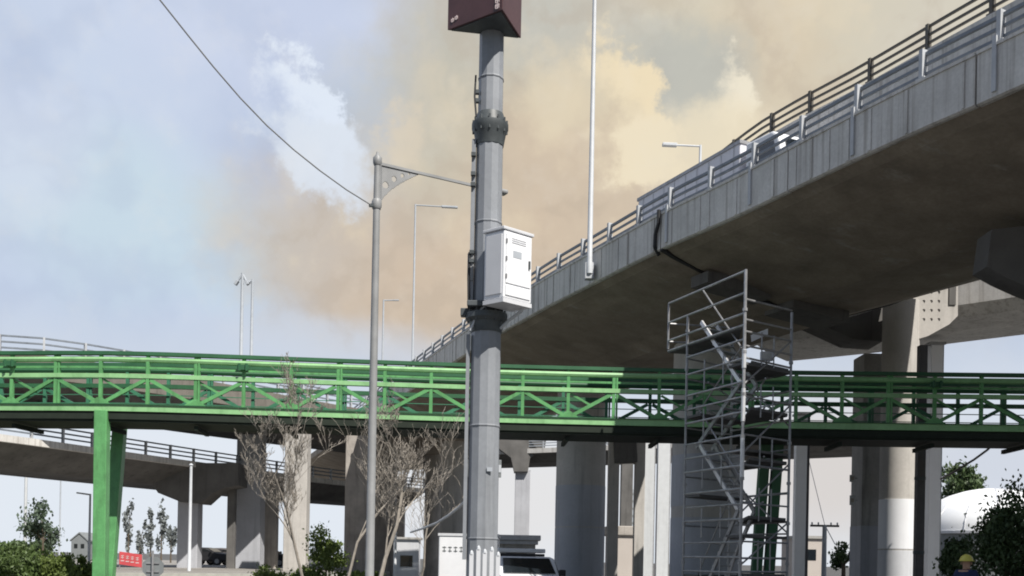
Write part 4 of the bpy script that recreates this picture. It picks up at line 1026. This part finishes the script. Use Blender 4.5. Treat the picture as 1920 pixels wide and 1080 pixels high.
# white dome
p = G(1862, 62); t = thing('dome_tent', p, 'large white domed tent roof at the right edge behind the dark tree', 'tent')
zc = zat(1862, 1000, 62); ztp = zat(1862, 917, 62); Rr = 4.6
MB().lathe((p.x, p.y, 0), [(Rr*math.cos(a), zc+(ztp-zc)*math.sin(a)) for a in [i*math.pi/2/12 for i in range(12)]]+[(.05, ztp)], 40).build('membrane', m_dome, t, smooth=True)
MB().lathe((p.x, p.y, 0), [(Rr-.05, .0), (Rr-.05, zc-.12)], 40).build('wall', m_leafb if False else m_signback, t, smooth=True)
for k in range(16):
    a0 = 2*math.pi*k/16; MB().path([Vector((p.x+(Rr+.01)*math.cos(e)*math.cos(a0), p.y+(Rr+.01)*math.cos(e)*math.sin(a0), zc+(ztp-zc+.01)*math.sin(e))) for e in [i*math.pi/2/8 for i in range(9)]], .035, 5).build('seam', m_whiteg, t)
MB().lathe((p.x, p.y, 0), [(Rr+.06, zc-.14), (Rr+.06, zc+.02)], 40).build('rim', m_whiteg, t, smooth=True)
# distant buildings
t = thing('distant_house', G(148, 120), 'small distant grey gabled building left of the green leg', 'building')
p = G(148, 120); zt = zat(148, 1000, 120)
MB().prism([(p.x-.95, p.y, 0), (p.x+.95, p.y, 0), (p.x+.95, p.y, zt-.9), (p.x, p.y, zt-.1), (p.x-.95, p.y, zt-.9)], (0, 4, 0)).build('wall', m_signback, t)
MB().prism([(p.x-1.1, p.y-.1, zt-.95), (p.x, p.y-.1, zt), (p.x+1.1, p.y-.1, zt-.95), (p.x+1.1, p.y-.1, zt-.8), (p.x, p.y-.1, zt+.15), (p.x-1.1, p.y-.1, zt-.8)], (0, 4.3, 0)).build('roof', m_signback, t)
mb = MB().box((p.x-.4, p.y-.02, zt-1.5), (.4, .04, .5)).box((p.x+.4, p.y-.02, zt-1.5), (.4, .04, .5)); mb.build('window', m_glass, t)
t = thing('apartment_tower', G(1178, 420), 'far pale tower block glimpsed through the portal frame', 'building')
p = G(1178, 420); zt = zat(1178, 918, 420); MB().box((p.x, p.y, zt/2), (4.2, 5, zt)).build('wall', m_lampf, t); MB().box((p.x, p.y, zt+.6), (2.4, 3, 1.2)).build('roof', m_lampf, t)
mb = MB()
for r_ in range(9): mb.box((p.x, p.y-2.52, zt-2-r_*3), (3.2, .05, .9))
mb.build('window', m_signback, t)
# low wall and shed behind the portal
t = thing('site_shed', G(1176, 66), 'low brown-roofed shed between the round column and the white columns', 'shed')
p = G(1176, 66); zt = zat(1176, 988, 66); MB().box((p.x, p.y, (zt-.6)/2), (2.6, 3, zt-.6)).build('wall', m_pink, t); MB().box((p.x, p.y, zt-.3), (3.0, 3.3, .6)).build('roof', m_pierbrown, t, bevel=.05)
# beige building behind the right columns
t = thing('beige_building', G(1530, 75), 'plain beige building behind the thin dark pole at lower right', 'building')
a, b = G(1492, 75), G(1545, 75); zt = zat(1530, 700, 75)
# (kept low so that sky shows above)
zt = zat(1530, 1010, 75)
MB().box(((a.x+b.x)/2, 77, zt/2), (b.x-a.x, 4, zt)).build('wall', m_pink, t); MB().box(((a.x+b.x)/2, 77, zt+.1), (b.x-a.x+.3, 4.3, .2)).build('roof', m_kerb, t)
mb = MB().box(((a.x+b.x)/2, 74.99, zt-1.2), (.9, .04, .8)); mb.build('window', m_glass, t)
# sign pair on the square column
for k, (y, lab) in enumerate(((897, 'small round plate, upper of two on the edge of the square dark column'), (938, 'small square plate, lower of two on the edge of the square dark column'))):
    c = P(1598, y, 36.9); t = thing('plate_sign', c, lab, 'sign')
    MB().box(c, (.2, .03, .26+.1*k)).build('plate', m_lampl, t, bevel=.02); MB().box(c+Vector((0, -.02, 0)), (.12, .01, .14)).build('marking', m_pierbrown, t); MB().box(c+Vector((.12, .03, 0)), (.14, .04, .04)).build('bracket', m_galv, t)

# ------------------------------------------------------------------ worker
def person(px, D, rz, label):
    loc = G(px, D); t = thing('person', loc, label, 'person'); M3 = Matrix.Rotation(rz, 3, 'Z')
    J = {'pel': (0, 0, .95, .14), 'ab': (0, 0, 1.12, .135), 'ch': (0, .01, 1.3, .16), 'nk': (0, .0, 1.47, .06), 'hb': (0, -.01, 1.56, .075), 'hd': (0, -.015, 1.64, .095), 'ht': (0, -.01, 1.70, .08)}
    E = [('pel', 'ab'), ('ab', 'ch'), ('ch', 'nk'), ('nk', 'hb'), ('hb', 'hd'), ('hd', 'ht')]
    for s, n in ((-1, 'l'), (1, 'r')):
        J.update({'sh'+n: (s*.17, .01, 1.40, .075), 'el'+n: (s*.25, .03, 1.13, .048), 'wr'+n: (s*.24, -.08, .88, .032), 'pm'+n: (s*.235, -.11, .80, .036),
                  'hp'+n: (s*.10, 0, .88, .10), 'kn'+n: (s*.11, -.02, .50, .065), 'an'+n: (s*.115, .02, .09, .042), 'to'+n: (s*.13, -.14, .04, .04)})
        E += [('ch', 'sh'+n), ('sh'+n, 'el'+n), ('el'+n, 'wr'+n), ('wr'+n, 'pm'+n), ('pel', 'hp'+n), ('hp'+n, 'kn'+n), ('kn'+n, 'an'+n), ('an'+n, 'to'+n)]
        for f in range(4):
            a = 'f%d%s' % (f, n); b = 'g%d%s' % (f, n); ln_ = (.035, .042, .04, .03)[f]
            J[a] = (s*(.235-.0), -.135+f*.018, .80-.05, .0095); J[b] = (s*.225, -.14+f*.02, .80-.05-ln_, .0085); E += [('pm'+n, a), (a, b)]
        J['t0'+n] = (s*.21, -.15, .81, .011); J['t1'+n] = (s*.205, -.165, .775, .009); E += [('pm'+n, 't0'+n), ('t0'+n, 't1'+n)]
    ks = list(J); me = bpy.data.meshes.new('body'); me.from_pydata([M3@Vector(J[k][:3]) for k in ks], [(ks.index(a), ks.index(b)) for a, b in E], []); me.materials.append(m_skin)
    o = bpy.data.objects.new('body', me); COL.objects.link(o); o.parent = t
    sk = o.modifiers.new('skin', 'SKIN'); me.skin_vertices[0].data[0].use_root = True
    for i, k in enumerate(ks): me.skin_vertices[0].data[i].radius = (J[k][3], J[k][3])
    sb = o.modifiers.new('sub', 'SUBSURF'); sb.levels = sb.render_levels = 2
    def W(x, y, z): return loc+M3@Vector((x, y, z))
    def garment(keys, edges, grow, nm, m):
        me = bpy.data.meshes.new(nm); me.from_pydata([M3@Vector(J[k][:3]) for k in keys], [(keys.index(a), keys.index(b)) for a, b in edges], []); me.materials.append(m)
        o = bpy.data.objects.new(nm, me); COL.objects.link(o); o.parent = t; o.modifiers.new('skin', 'SKIN'); me.skin_vertices[0].data[0].use_root = True
        for i, k in enumerate(keys): me.skin_vertices[0].data[i].radius = (J[k][3]+grow, J[k][3]+grow)
        sb = o.modifiers.new('sub', 'SUBSURF'); sb.levels = sb.render_levels = 2
    J['cl'] = (0, .005, 1.44, .07)
    garment(['ab', 'pel', 'ch', 'cl', 'shl', 'shr', 'ell', 'elr', 'wrl', 'wrr'], [('pel', 'ab'), ('ab', 'ch'), ('ch', 'cl'), ('ch', 'shl'), ('ch', 'shr'), ('shl', 'ell'), ('shr', 'elr'), ('ell', 'wrl'), ('elr', 'wrr')], .02, 'jacket', m_navy)
    garment(['pel', 'hpl', 'hpr', 'knl', 'knr', 'anl', 'anr'], [('pel', 'hpl'), ('pel', 'hpr'), ('hpl', 'knl'), ('hpr', 'knr'), ('knl', 'anl'), ('knr', 'anr')], .016, 'trousers', m_steelcol)
    c = W(0, -.01, 1.66)
    MB().lathe(c, [(.155, -.005), (.158, .005), (.135, .012)]+[(.132*math.cos(a), .012+.13*math.sin(a)) for a in [i*math.pi/2/7 for i in range(1, 7)]]+[(.01, .143)], 24).build('hard_hat', m_yellow, t, smooth=True)
    # face
    for s in (-1, 1):
        MB().lathe(W(s*.035, -.098, 1.625), [(.012, -.006), (.012, .006)], 8).build('eye', m_black, t)
        MB().box(W(s*.098, -.01, 1.61), (.02, .04, .06), rz).build('ear', m_skin, t, bevel=.008)
    MB().box(W(0, -.118, 1.595), (.025, .03, .045), rz).build('nose', m_skin, t, bevel=.008); MB().box(W(0, -.105, 1.555), (.045, .012, .01), rz).build('mouth', m_maroon, t)
    return t
person(1812, 21, R(150), 'worker in a dark blue jacket and yellow hard hat at the bottom right')
